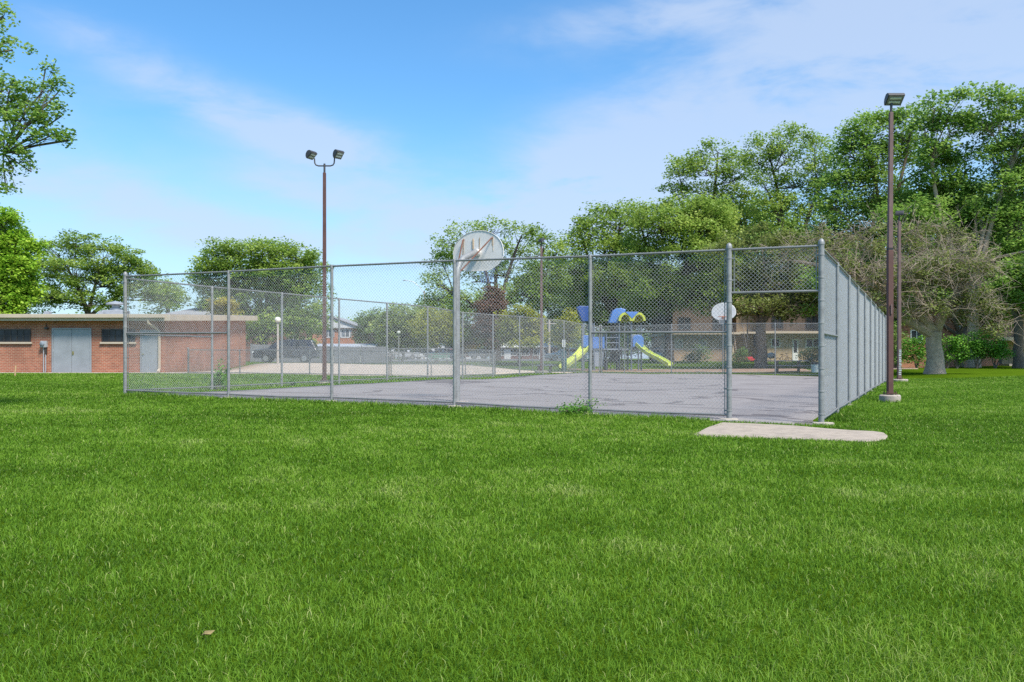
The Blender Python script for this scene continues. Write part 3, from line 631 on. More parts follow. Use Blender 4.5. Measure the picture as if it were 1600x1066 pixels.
# ------------------------------------------------------------------ basketball hoops
def board_outline(wd, ht):
    """fan shaped board: flat bottom notch, wide arc on top; y up from the bottom edge"""
    pts = [(-wd*.2, 0), (wd*.2, 0), (wd*.28, .03*ht), (wd*.41, .14*ht), (wd*.48, .27*ht), (wd*.5, .36*ht)]
    n = 20; a0 = math.radians(4)
    for k in range(n+1):
        a = a0+(math.pi-2*a0)*k/n; pts.append((wd*.5*math.cos(a), ht*.48+ht*.52*math.sin(a)))
    pts += [(-wd*.5, .36*ht), (-wd*.48, .27*ht), (-wd*.41, .14*ht), (-wd*.28, .03*ht)]
    return pts
def hoop(label, t, s, into, zt, polemat, netmat):
    p = ts(t, s); z = h(p.x, p.y)+.03; yaw = math.atan2(U.y*into, U.x*into)-math.pi/2     # local +y points into the court
    r = thing('basketball_hoop', label, 'basketball hoop', (p.x, p.y, z), yaw, 'basketball hoops on the court')
    zb = zt-1.0
    MB().tube([(0,0,-.1), (0,0,zb-.25), (0,.03,zb-.08), (0,.12,zb+.08), (0,.28,zb+.22), (0,.95,zb+.46)], .075, 14).build('gooseneck_pole', polemat, r, True)
    MB().lathe([(.3, -.05), (.28, .006), (.1, .012)], 16).build('base_patch', M['concrete'], r)
    b = MB(); b.prism(board_outline(1.4, 1.0), 1.06, 1.10, 'y'); bo = b.build('backboard', M['hoop_white'], r, bevel=.012, loc=(0, 0, zb))
    e = MB(); o_ = board_outline(1.4, 1.0)
    for i in range(len(o_)):
        a, c = o_[i], o_[(i+1) % len(o_)]; e.tube([(a[0], 1.05, a[1]), (c[0], 1.055, c[1])], .008, 6)
    e.build('board_rim', M['hoop_white'], bo)
    e = MB(); rg = random.Random(2)
    for x in (-.42, -.14, .05, .40):
        for k in range(3): xx = x+rg.uniform(-.02, .02); e.box(xx-.004, xx+.004, 1.052, 1.0595, .82-rg.uniform(.15, .45), .84-rg.uniform(0, .1))
    e.box(-.155, -.125, 1.04, 1.06, .55, .8)
    e.build('rust_streak', M['board_rust'], bo)
    for sg in (-1, 1):
        MB().tube([(sg*.05, .05, zb-.12), (sg*.4, 1.0, zb+.78), (sg*.4, 1.05, zb+.8)], .018, 8).build('brace_rod', M['rusty'], r)
    MB().tube([(0, .9, zb+.45), (0, 1.06, zb+.45)], .085, 10).build('mount', M['hoop_white'], r)
    zr = zb+.17
    e = MB(); e.prism([(-.1, -.13), (.1, -.13), (.1, .05), (-.1, .05)], 1.1, 1.12, 'y')
    e.add([(-.1,1.12,-.13),(.1,1.12,-.13),(.1,1.12,-.01),(-.1,1.12,-.01),(-.06,1.28,-.01),(.06,1.28,-.01)], [(0,1,5,4),(0,4,3),(1,2,5),(2,3,4,5)])
    e.build('rim_bracket', M['orange'], r, loc=(0, 0, zr))
    e = MB(); cy = 1.28+.23
    e.tube([(.23*math.cos(a), cy+.23*math.sin(a), 0) for a in [2*math.pi*k/24 for k in range(25)]], .013, 8, cap=False)
    rm = e.build('rim', M['orange'], r, True, loc=(0, 0, zr))
    e = MB()
    for k in range(12):
        for sg in (-1, 1):
            pts = [((.23-.09*q)*math.cos(2*math.pi*(k+sg*q*1.2)/12), cy+(.23-.09*q)*math.sin(2*math.pi*(k+sg*q*1.2)/12), -.42*q) for q in (0, .33, .66, 1)]
            e.tube(pts, .0025, 4, cap=False)
    e.build('net', netmat, r, loc=(0, 0, zr))
hoop('near basketball hoop, its white fan board seen from behind with rusty braces above the fence', 1.75, 8.35, 1, 4.2, M['galv_old'], M['net'])
hoop('far basketball hoop with white fan board and orange rim at the back of the court', 34.9, 8.85, -1, 4.2, pm('pale_blue_pole', (.25,.36,.55), .5), M['net_white'])

# ------------------------------------------------------------------ foliage
def leaves(C, spread, cnt, size, rg, flat=.6, up=1.1, cvar=None):
    """C: clump centres [n,3]; returns verts, quads, lv"""
    n = len(C); idx = np.repeat(np.arange(n), cnt)
    off = rg.normal(0, 1, (len(idx), 3)); off *= (np.minimum(1.9, np.linalg.norm(off, axis=1))/(np.linalg.norm(off, axis=1)+1e-6))[:, None]
    sp_ = spread[idx] if hasattr(spread, '__len__') else spread
    off = off*np.stack([sp_*np.ones(len(idx)), sp_*np.ones(len(idx)), sp_*flat*np.ones(len(idx))], 1)*.62
    P = C[idx]+off
    nm = rg.normal(0, 1, (len(idx), 3)); nm[:, 2] = np.abs(nm[:, 2])+up; nm /= np.linalg.norm(nm, axis=1)[:, None]
    a = np.cross(nm, rg.normal(0, 1, (len(idx), 3))); a /= np.linalg.norm(a, axis=1)[:, None]+1e-9; b = np.cross(nm, a)
    s_ = size*rg.uniform(.6, 1.3, len(idx))[:, None]
    Vv = np.stack([P-a*s_*.5, P+b*s_*.36-a*s_*.05, P+a*s_*.5, P-b*s_*.36-a*s_*.05], 1).reshape(-1, 3)
    q = np.arange(len(idx)*4).reshape(-1, 4)
    cv_ = (cvar if cvar is not None else rg.normal(0, .16, n))[idx]
    l = np.clip(.5+cv_+rg.normal(0, .12, len(idx)), 0, 1)
    return Vv, q, np.repeat(l, 4)
def curve_pts(a, b, k, rg, sag=.0, wob=.06):
    a = np.asarray(a, float); b = np.asarray(b, float); t = np.linspace(0, 1, k)[:, None]
    ln = np.linalg.norm(b-a); mid = (a+b)/2+rg.normal(0, wob*ln, 3)+np.array([0, 0, sag*ln])
    return (1-t)**2*a+2*t*(1-t)*mid+t**2*b
def tree(label, px, D, lobes, leaf, bark='bark', tr=.3, dens=1.0, leafpx=3.0, clpx=9., flat=.6, per=42, fork=None, seed=0, group=None, name='tree', cat='tree', trunk_px=None, twigs=0, dy=.85, limb=1.0, groundz=None):
    rg = np.random.default_rng(seed+int(px)+1000); x, y = PX(px, D), D; z0 = h(x, y) if groundz is None else groundz
    root = thing(name, label, cat, (x, y, z0), 0, group); O = np.array((x, y, z0)); k = D/F
    Ls = []
    for lb in lobes:
        lx, ly, rx, ry = lb[:4]; dd = lb[4] if len(lb) > 4 else rg.uniform(-.5, .5)*rx*k
        dn = lb[5] if len(lb) > 5 else 1.0
        Dl = D+dd; c = np.array(W(lx, ly, D)); c[1] = Dl
        Ls.append((c, np.array((rx*k, max(rx, ry)*k*dy, ry*k))*(1.18 if dn >= .8 else 1.1), dn, rx*ry*1.35))
    cz = min(l[0][2]-l[1][2]*.6 for l in Ls)
    fz = z0+(fork if fork is not None else max(.8, (cz-z0)*.85))
    tpx = px if trunk_px is None else trunk_px
    fk = np.array((PX(tpx, D), y, fz))
    # trunk and limbs
    mb = MB(); rr = random.Random(seed+int(px))
    kk = 7; tp = []; trs = []
    for i in range(kk):
        q = i/(kk-1); p = O*(1-q)+fk*q+np.array((rr.uniform(-.06, .06), rr.uniform(-.06, .06), 0))*(0 if i in (0, kk-1) else 1)
        tp.append(p-O); trs.append(tr*(1+.4*math.exp(-q*9))*(1-.2*q))
    tp[0] = tp[0]-np.array((0, 0, .3))
    mb.tube(tp, trs, 12)
    TP, TQ = [], []; nv = 0
    Cs, cvs, tw_s, tw_e = [], [], [], []
    ends = np.array([c-np.array((0, 0, rd[2]*.3)) for c, rd, dn, area in Ls]); nm_ = max(2, min(5, len(Ls)//4+1))
    hi_ = ends[:, 2] > fz+.3*(ends[:, 2].max()-fz); cand = np.where(hi_)[0]
    mains = [int(cand[np.argmax([Ls[q_][3] for q_ in cand])])]
    while len(mains) < min(nm_, len(cand)):
        mains.append(int(cand[np.argmax(np.min(np.linalg.norm(ends[cand][:, None]-ends[mains][None], axis=2), axis=1))]))
    mpaths = {i_: curve_pts(fk+np.array((rg.normal(0, tr*.2), rg.normal(0, tr*.2), rg.uniform(-.3, .2))), ends[i_], 8, rg, sag=.16, wob=.06) for i_ in mains}
    for i_, pts in mpaths.items(): mb.tube([p-O for p in pts], [tr*.46*limb*(1-.8*i/7)+.02 for i in range(8)], 8, cap=False)
    for li, (c, rd, dn, area) in enumerate(Ls):
        if li in mpaths: pts = mpaths[li]
        else:
            best = None
            for i_, mp_ in mpaths.items():
                for j_ in range(1, 6):
                    dd_ = np.linalg.norm(mp_[j_]-ends[li])*(1.0 if mp_[j_][2] < ends[li][2]+.3*rd[2] else 1.5)
                    if best is None or dd_ < best[0]: best = (dd_, mp_[j_], j_)
            pts = curve_pts(best[1], ends[li], 8, rg, sag=.08, wob=.08); r0 = tr*.46*limb*(1-.8*best[2]/7)*.62
            mb.tube([p-O for p in pts], [r0*(1-.75*i/7)+.012 for i in range(8)], 6, cap=False)
        n = max(6, int(2.2*dens*dn*area/52*(9/clpx)**2))
        d_ = rg.normal(0, 1, (n, 3)); d_ /= np.linalg.norm(d_, axis=1)[:, None]
        r_ = rg.uniform(.25, 1, n)**.5
        low = (d_[:, 2] < -.3) & (rg.random(n) < .5); d_[low, 2] *= -.5
        cc = c+d_*r_[:, None]*rd*rg.uniform(.88, 1.12, n)[:, None]
        Cs.append(cc); cvs.append(rg.normal(0, .17, n)+rg.normal(0, .08)+.08*d_[:, 2]*0)
        nb_ = max(3, int(n*.55)); src = pts[rg.integers(3, 8, nb_)]; tw_s.append(src); tw_e.append(cc[rg.choice(n, nb_, replace=nb_ > n)])
    C = np.concatenate(Cs)-O; cv_ = np.concatenate(cvs)
    s0 = np.concatenate(tw_s)-O; e0 = np.concatenate(tw_e)-O; t = np.linspace(0, 1, 5)[None, :, None]
    mid = (s0+e0)/2+rg.normal(0, .3, s0.shape)*(clpx*k); mid[:, 2] += .1*np.linalg.norm(e0-s0, axis=1)
    P = (1-t)**2*s0[:, None]+2*t*(1-t)*mid[:, None]+t**2*e0[:, None]
    rad = np.linspace(max(.007, .5*k), max(.004, .15*k), 5)[None, :]*np.ones((len(s0), 1))
    tv, tq = tubes_np(P, rad, 4); mb.add(tv.tolist(), tq.tolist())
    mb.build('trunk', M[bark], root, True)
    cl = clpx*k*rg.uniform(.75, 1.35, len(C)); cnt = (1.35*per*rg.uniform(.6, 1.3, len(C))).astype(int)
    Vv, q, l = leaves(C, cl*1.25, cnt, leafpx*1.3*k, rg, flat, cvar=cv_)
    np_mesh('crown', Vv, q, M[leaf], root, l)
    if twigs:
        pick = C[rg.integers(0, len(C), twigs)]; K = 6
        dirs = pick/np.linalg.norm(pick, axis=1)[:, None]*.5+rg.normal(0, .6, (twigs, 3)); dirs[:, 2] -= .15
        Pp = [pick]; dcur = dirs
        for i in range(K-1):
            dcur = dcur+rg.normal(0, .35, dcur.shape); dcur[:, 2] -= .05; Pp.append(Pp[-1]+dcur/np.linalg.norm(dcur, axis=1)[:, None]*rg.uniform(.2, .45, (twigs, 1)))
        Pm = np.stack(Pp, 1); rad = np.linspace(1, .35, K)[None, :]*rg.uniform(.010, .022, (twigs, 1))
        v1, q1 = tubes_np(Pm, rad, 4)
        # side twigs
        base = Pm[:, 1:5].reshape(-1, 3); d2 = rg.normal(0, .35, base.shape); d3 = d2+rg.normal(0, .12, base.shape)
        P2 = np.stack([base, base+d2*.6, base+d2*.7+d3*.5], 1); v2, q2 = tubes_np(P2, np.linspace(.012, .006, 3)[None]*np.ones((len(base), 1)), 3)
        np_mesh('dead_twigs', np.concatenate([v1, v2]), np.concatenate([q1, q2+len(v1)]), M['twig'], root)
    return root

G1 = 'trees beyond the court'
# overhanging maple at the upper left, its trunk off to the left
tree('near tree whose leafy sprays hang into the upper left corner', -300, 16, [(-60,60,60,60),(-40,170,55,60),(5,22,14,12,0),(20,75,28,10,0),(48,92,16,7,.5),(8,135,34,26),(50,150,34,18),(62,135,24,10),(92,140,14,16),(98,175,9,22),(88,205,16,12),(103,215,10,10),(38,190,34,22),(20,170,30,30),(10,225,36,24),(50,212,22,10),(20,262,24,14),(50,262,12,20),(8,296,18,14),(-50,260,50,40),(30,240,16,8),(70,178,14,12),(-150,120,80,120),(-260,60,120,140),(-380,120,120,140)],
     'lf_maple', tr=.32, leafpx=4.8, clpx=7.5, per=19, dens=.3, flat=.9, fork=3.2, seed=1, dy=.7, limb=.07, groundz=.1)
tree('yellow green maple at the left frame edge behind the brick building', 5, 55, [(10,350,25,22),(-20,380,50,40),(25,385,32,20),(30,420,26,26),(0,430,45,40),(30,455,26,24),(-10,470,50,30),(10,488,36,16)], 'lf_lime', tr=.25, dens=1.25, clpx=8, leafpx=3.6, per=40, seed=2, group=G1)
tree('wide flat topped locust tree rising behind the brick building roof', 140, 66, [(85,392,36,22),(130,380,34,17),(170,398,36,20),(205,412,28,22),(225,440,24,18),(70,425,36,24),(120,425,48,26),(165,440,46,26),(210,462,36,18),(90,462,48,20),(150,474,52,16),(255,462,26,20),(55,470,30,20),(195,430,36,28)], 'lf_locust', tr=.3, dens=.85, flat=.4, seed=3, group=G1)
tree('pale green tree behind the left end of the chain link fence', 262, 90, [(250,458,24,16),(270,465,20,16),(240,475,26,14)], 'lf_far', tr=.2, dens=1, seed=4, group=G1)
tree('broad dense dark tree behind the twin headed floodlight pole', 412, 78, [(345,400,30,18),(385,392,38,14),(425,392,38,15),(465,400,30,17),(488,418,22,18),(330,425,26,24),(380,425,55,28),(440,425,55,28),(345,460,34,30),(400,465,60,34),(465,460,44,34),(380,505,34,26),(430,512,60,32),(480,500,32,30),(330,480,18,20),(315,440,16,16)], 'lf_locust', 'bark_d', tr=.45, dens=1.25, seed=5, group=G1, fork=3.0)
tree('small tree with yellow leaves above the brick building roof', 346, 58, [(346,478,18,12),(335,486,12,9),(358,486,14,9)], 'lf_yel', tr=.08, dens=1.6, clpx=6, leafpx=2.6, seed=6, fork=2.2, group=G1)
tree('pale green roundish tree behind the globe lamp', 630, 90, [(632,495,28,18),(605,512,20,20),(640,520,34,22),(612,535,26,14),(655,505,18,16),(640,542,28,8)], 'lf_far', tr=.2, dens=1.5, clpx=7, leafpx=2.6, per=36, seed=7, group=G1)
tree('dark green tree left of the pale green roundish one', 575, 96, [(575,502,16,12),(585,520,20,16),(568,528,14,14),(590,495,14,10)], 'lf_dark', tr=.2, dens=1.4, clpx=7, leafpx=2.6, per=36, seed=8, group=G1)
tree('bright yellow green round tree just left of the near hoop pole', 682, 74, [(682,498,26,14),(662,512,20,14),(700,512,18,18),(682,525,32,16),(655,525,10,10)], 'lf_yg', tr=.16, dens=1.3, clpx=7, leafpx=2.6, per=34, seed=9, group=G1)
tree('tall open branched tree behind the near backboard', 775, 80, [(700,382,24,16),(735,362,28,12),(775,358,30,11),(815,364,28,12),(850,374,22,13),(870,392,16,14),(690,408,22,14),(720,400,26,20,3,.7),(770,388,40,22,3,.7),(830,392,36,20,3,.7),(682,440,22,16),(700,465,24,18),(735,430,26,24,2,.55),(800,425,36,22,2,.6),(850,425,30,24),(675,470,18,14),(730,475,28,16),(820,462,40,24),(865,455,26,26),(780,470,34,16)], 'lf_locust', 'bark_d', tr=.42, dens=.78, seed=10, fork=4.0, group=G1, limb=1.2)
tree('rusty brown conifer behind the near hoop pole', 769, 75, [(770,462,14,14),(769,480,20,16),(769,500,24,18),(768,522,26,20)], 'lf_rust', 'bark_d', tr=.2, dens=1.7, clpx=6, leafpx=2.4, per=34, seed=11, group=G1)
tree('bright lime tree left of the far floodlight pole', 812, 70, [(812,490,20,10),(795,500,16,12),(832,500,18,13),(812,512,32,18),(795,528,18,12),(835,522,16,14),(815,535,28,8)], 'lf_yg', tr=.15, dens=1.35, clpx=7, leafpx=2.8, per=36, seed=12, group=G1)
tree('small lime tree between the far floodlight pole and the playground', 888, 70, [(888,492,10,10),(885,508,16,12),(892,522,20,14),(880,534,18,10)], 'lf_yg', tr=.12, dens=1.1, clpx=7, leafpx=2.8, per=30, seed=13, group=G1)
tree('locust with layered crown behind the playground left roof', 960, 84, [(905,350,16,14),(940,335,26,16),(975,325,20,12),(925,362,30,18),(970,355,34,22),(900,385,28,18),(945,390,44,24),(895,420,30,24),(940,430,46,28),(985,395,34,28),(905,455,30,26),(950,465,44,26),(990,440,36,30)], 'lf_locust', 'bark_d', tr=.45, dens=.95, seed=14, group=G1, fork=4.5)
tree('dark trunked locust with a bright crown behind the playground right slide', 1045, 76, [(1000,335,26,18),(1035,330,20,14),(1070,325,40,18),(1110,330,34,20),(1030,360,50,26),(1085,365,60,30),(1130,350,24,26),(1010,400,46,32),(1070,410,56,36),(1120,400,34,40),(1020,450,44,30),(1075,460,54,28),(1120,455,30,28),(1000,480,30,16)], 'lf_locust', 'bark_d', tr=.42, dens=1.15, seed=15, group=G1, fork=4.8)
tree('tall airy locust rising above the middle of the far fence', 1105, 98, [(1080,252,30,14),(1120,236,30,12),(1150,252,20,16),(1060,275,28,14),(1100,272,40,18),(1145,280,30,20),(1055,300,22,14),(1095,300,36,18),(1150,310,30,24,0,.95),(1120,330,36,24,0,.95),(1165,340,24,34,0,.95)], 'lf_locust', 'bark_d', tr=.45, dens=.72, seed=16, group=G1, limb=1.2)
tree('tall airy locust left of the big maples', 1235, 92, [(1195,225,26,12),(1235,212,30,12),(1275,222,24,14),(1185,250,26,16),(1230,245,40,20),(1285,255,26,20),(1195,285,30,18,0,.95),(1245,285,36,24,0,.95),(1290,290,24,26,0,.95),(1215,325,34,26,0,.95),(1265,330,34,30,0,.95),(1230,370,36,24,0,.95),(1190,360,20,30,0,.95)], 'lf_locust', 'bark_d', tr=.42, dens=.8, seed=17, group=G1, limb=1.2)
tree('tall maple with glossy dark crown behind the near right floodlight pole', 1375, 66, [(1340,205,28,20),(1375,190,30,18),(1420,185,28,18),(1325,240,30,26),(1370,235,40,28),(1415,230,34,30),(1320,285,34,30),(1365,285,40,34,0,.95),(1335,330,40,26),(1300,320,26,26),(1440,262,26,24,-3),(1430,300,40,26,-4),(1470,320,30,26,-3),(1395,330,34,30),(1310,365,44,24),(1365,372,44,24)], 'lf_maple', tr=.4, dens=.95, leafpx=3.6, clpx=10, seed=18, group=G1)
tree('tallest maple at the right frame edge with a bare forked trunk', 1520, 60, [(1460,165,24,14),(1500,152,26,12),(1545,158,28,14),(1585,155,26,14),(1450,195,24,20),(1490,195,34,22),(1545,190,40,24),(1595,195,30,28),(1470,235,24,20),(1560,240,40,26),(1610,240,34,34),(1500,235,26,22,3,.95),(1580,290,40,30),(1545,330,30,24,0,.95),(1600,345,44,36),(1590,400,40,36),(1560,440,34,34),(1535,430,28,24,-8),(1555,475,26,28,-8),(1560,405,34,28,-8),(1590,470,30,26,-8),(1610,450,40,34),(1490,290,24,22,3,.95),(1650,300,60,90)], 'lf_maple', 'bark_l', tr=.42, dens=.95, leafpx=3.8, clpx=10, seed=19, group=G1, fork=5.5)
tree('big old tree with thick pale trunk and dead twigs before orange brick apartments', 1460, 50, [(1290,382,36,26,0,.28),(1240,400,34,22,0,.25),(1345,392,46,34,0,.3),(1400,376,46,36,0,.25),(1450,378,40,32,0,.28),(1505,392,40,32,0,.3),(1320,430,44,30,0,.45),(1375,440,44,30,-2,.5),(1430,430,44,32,-2,.5),(1490,435,44,30,-2,.5),(1350,475,36,22,-2,.5),(1420,484,36,20,-2,.5),(1500,482,34,28,-2,.6),(1520,522,18,12,-2,.6),(1330,500,14,12,-2,.5)], 'lf_olive', 'bark_l', tr=.5, limb=1.35, dens=.95, leafpx=3.0, clpx=9, per=40, seed=20, fork=2.5, group=G1, twigs=650, dy=.7)
tree('bushy maple low behind the dead twigs right of the floodlight poles', 1500, 62, [(1400,400,50,40),(1460,420,50,40),(1520,420,50,40),(1440,470,50,30),(1510,475,50,30),(1560,500,26,20),(1350,430,44,44),(1300,450,44,44),(1480,345,60,34),(1410,350,50,30),(1540,360,40,34),(1400,505,24,20)], 'lf_maple', tr=.25, dens=1.0, leafpx=3.6, clpx=10, seed=21, group=G1, trunk_px=1500)
tree('broad tree with grey trunk seen through the court doorway', 1189, 66, [(1140,400,34,30),(1190,390,40,30),(1245,400,40,34),(1150,440,34,30),(1200,440,44,28),(1255,440,34,30),(1175,478,40,16),(1225,480,44,16),(1270,476,26,18),(1290,420,26,34),(1150,488,30,14),(1245,492,34,12),(1205,492,24,10)], 'lf_olive', 'bark', tr=.46, dens=.8, seed=22, group=G1, fork=3.6)
tree('tree with dark grey trunk at the far right edge before the balcony', 1592, 56, [(1590,440,30,30),(1625,430,40,40),(1560,455,20,20),(1600,475,26,14),(1650,470,30,30)], 'lf_maple', 'bark', tr=.33, dens=1.0, leafpx=3.6, clpx=10, seed=23, group=G1, fork=3.4)
# dark understorey that closes the gaps low down
for i, (px, D, ls, lf_, lab) in enumerate([
    (930, 104, [(900,450,44,40),(950,470,50,44),(1000,460,50,44),(920,505,44,30),(980,510,50,30)], 'lf_dark', 'dark shady tree filling the gap behind the playground roofs'),
    (1090, 100, [(1050,460,50,44),(1110,460,50,44),(1160,440,40,40),(1080,505,44,26),(1140,500,40,22)], 'lf_dark', 'dark shady tree behind the far basketball board'),
    (1460, 96, [(1420,330,50,40),(1480,330,50,40),(1540,330,50,44),(1600,340,50,50),(1450,400,60,40),(1530,400,60,44),(1600,420,50,50)], 'lf_dark', 'dark tree deep behind the twiggy crown and the tallest maple'),
    (1150, 112, [(1110,350,44,34),(1160,380,44,40),(1200,340,40,34),(1120,410,50,40)], 'lf_locust', 'green tree filling the gap under the two airy locusts'),
    (720, 110, [(690,490,34,24),(730,495,34,26),(700,525,26,20),(740,530,24,18)], 'lf_dark', 'dark low tree behind the near hoop pole'),
    (855, 112, [(835,450,34,28),(870,480,40,30),(850,515,36,24)], 'lf_dark', 'dark tree behind the far floodlight pole'),
    (1330, 88, [(1290,420,44,40),(1340,420,50,44),(1330,480,50,36),(1390,470,44,40),(1400,520,30,34)], 'lf_dark', 'dark tree filling the gap above the right court fence'),
    (1240, 92, [(1210,400,44,40),(1265,400,44,44),(1230,450,44,30)], 'lf_dark', 'dark tree above the tan apartment roof')]):
    tree(lab, px, D, ls, lf_, 'bark_d', tr=.3, dens=1.25, seed=40+i, group=G1, clpx=10, leafpx=3.4)
# far trees that close the horizon
far0 = tree('distant tree in the row on the horizon', 540, 210, [(520,530,20,16),(545,524,22,16),(565,532,18,14),(540,545,34,12)], 'lf_dark', 'bark_d', tr=.3, dens=1.3, clpx=6, leafpx=2.4, per=30, seed=60, group='distant trees on the horizon')
for i in range(22):
    c = copy_tree(far0); rr = random.Random(i+5); x = -160+i*15.5+rr.uniform(-3, 3); y = 200+rr.uniform(-20, 25)
    c.location = (x, y, h(x, y)); c.rotation_euler = (0, 0, rr.uniform(0, 6.28)); q = rr.uniform(.8, 1.25); c.scale = (q*1.4, q*1.4, q)
    c['label'] = 'distant tree in the row on the horizon'

# shrubs
def shrub(label, px, D, blobs, leaf, name='shrub', cat='shrub', stems=None, group=None, seed=0, leafpx=3.2, clpx=6, dens=1.6, per=40, flat=.8, z=None):
    rg = np.random.default_rng(seed+77); x = PX(px, D); z0 = h(x, D) if z is None else z; k = D/F
    root = thing(name, label, cat, (x, D, z0), 0, group); O = np.array((x, D, z0)); Cs = []
    mb = MB()
    for bx, by, rx, ry in blobs:
        c = np.array(W(bx, by, D)); rd = np.array((rx*k, max(rx, ry)*k*.9, ry*k)); n = max(6, int(2.2*dens*rx*ry/30))
        d_ = rg.normal(0, 1, (n, 3)); d_ /= np.linalg.norm(d_, axis=1)[:, None]; Cs.append(c+d_*(rg.uniform(.3, 1, n)**.5)[:, None]*rd*1.15-O)
        st = stems if stems else [(px, 0)]
        sx = min(st, key=lambda q: abs(q[0]-bx))[0]; a = np.array((PX(sx, D)-x, 0, -.05)); p = curve_pts(a, c-O, 5, rg, wob=.1)
        mb.tube(p, [.06, .05, .04, .03, .02], 6, cap=False)
    mb.build('stem', M['bark'], root, True)
    C = np.concatenate(Cs); cnt = (per*rg.uniform(.6, 1.3, len(C))).astype(int)
    Vv, q, l = leaves(C, clpx*k*1.2, cnt, leafpx*k, rg, flat); np_mesh('foliage', Vv, q, M[leaf], root, l); return root
GS = 'junipers along the orange brick building'
shrub('dark round juniper left of the thick pale trunk', 1432, 55, [(1422,548,14,16),(1440,540,14,14),(1432,560,18,10)], 'lf_jun', group=GS, seed=1)
shrub('bright juniper immediately right of the thick pale trunk', 1490, 55, [(1484,540,14,14),(1500,545,14,16),(1488,558,14,8),(1512,548,12,14)], 'lf_jun', stems=[(1480,0),(1495,0)], group=GS, seed=2)
shrub('tallest bright juniper with bare crooked stems in the middle of the row', 1535, 55, [(1530,532,16,12),(1545,536,16,14),(1522,545,14,12),(1540,550,16,10)], 'lf_jun', stems=[(1512,0),(1526,0)], group=GS, seed=3)
shrub('rounded bright juniper at the right end of the row near the balcony', 1560, 55, [(1560,545,14,14),(1568,550,10,12),(1552,555,12,8)], 'lf_jun', stems=[(1545,0),(1555,0)], group=GS, seed=4)
shrub('dark evergreen shrub in the gap between the floodlight poles and thick trunk', 1403, 60, [(1403,535,10,22),(1400,555,12,16)], 'lf_dark', seed=5)
shrub('dark round bush beside the white door of the tan apartments', 1268, 78, [(1262,555,12,9),(1278,553,14,12),(1270,562,16,7)], 'lf_dark', seed=6)
shrub('dark bush under the left window of the tan apartments', 1088, 80, [(1082,552,14,10),(1095,553,12,10),(1088,563,16,6)], 'lf_dark', seed=7)
shrub('low green bush beside the outside stair', 1155, 78, [(1152,560,10,8),(1160,556,7,10)], 'lf_dark', seed=8)
shrub('small bush in front of the gabled brick house', 483, 94, [(478,535,10,8),(488,540,8,7)], 'lf_far', seed=9)

def weed(label, px, D, items, seed, n_leaf=14, size=.07, name='weed'):
    rg = np.random.default_rng(seed); x = PX(px, D); z0 = h(x, D); root = thing(name, label, 'weed', (x, D, z0)); O = np.array((x, D, z0)); mb = MB(); Cs = []
    for (ex, ey, dd) in items:
        e = np.array(W(ex, ey, D))-O; e[1] += dd; a = np.array((rg.normal(0, .08), rg.normal(0, .05), 0)); p = curve_pts(a, e, 6, rg, sag=.12)
        mb.tube(p, [.008, .007, .006, .005, .004, .003], 5, cap=False)
        Cs.append(p[2:]+rg.normal(0, .03, p[2:].shape))
    mb.build('stem', M['bark'], root); C = np.concatenate(Cs)
    Vv, q, l = leaves(C, .09, np.full(len(C), n_leaf), size, rg, .8, .5); np_mesh('foliage', Vv, q, M['lf_weed'], root, l)
rw = random.Random(3)
weed('bushy leafy weed growing through the near fence bottom rail', 900, 16.75, [(rw.uniform(872, 924), rw.uniform(636, 644), rw.uniform(-.25, .12)) for _ in range(30)]+[(868,641,-.1),(864,644,-.1),(931,626,0),(938,631,0),(903,624,0)], 5, 9, .05)
weed('spindly tall weed climbing the left fence', 338, 25.6, [(rw.uniform(330, 356), rw.uniform(560, 592), 0) for _ in range(9)]+[(rw.uniform(315, 345), rw.uniform(588, 604), .2) for _ in range(8)], 6, 8, .08)
weed('low weed clump on the court edge under the left fence', 457, 28.6, [(rw.uniform(448, 468), rw.uniform(594, 602), 0) for _ in range(8)], 7, 10, .07)

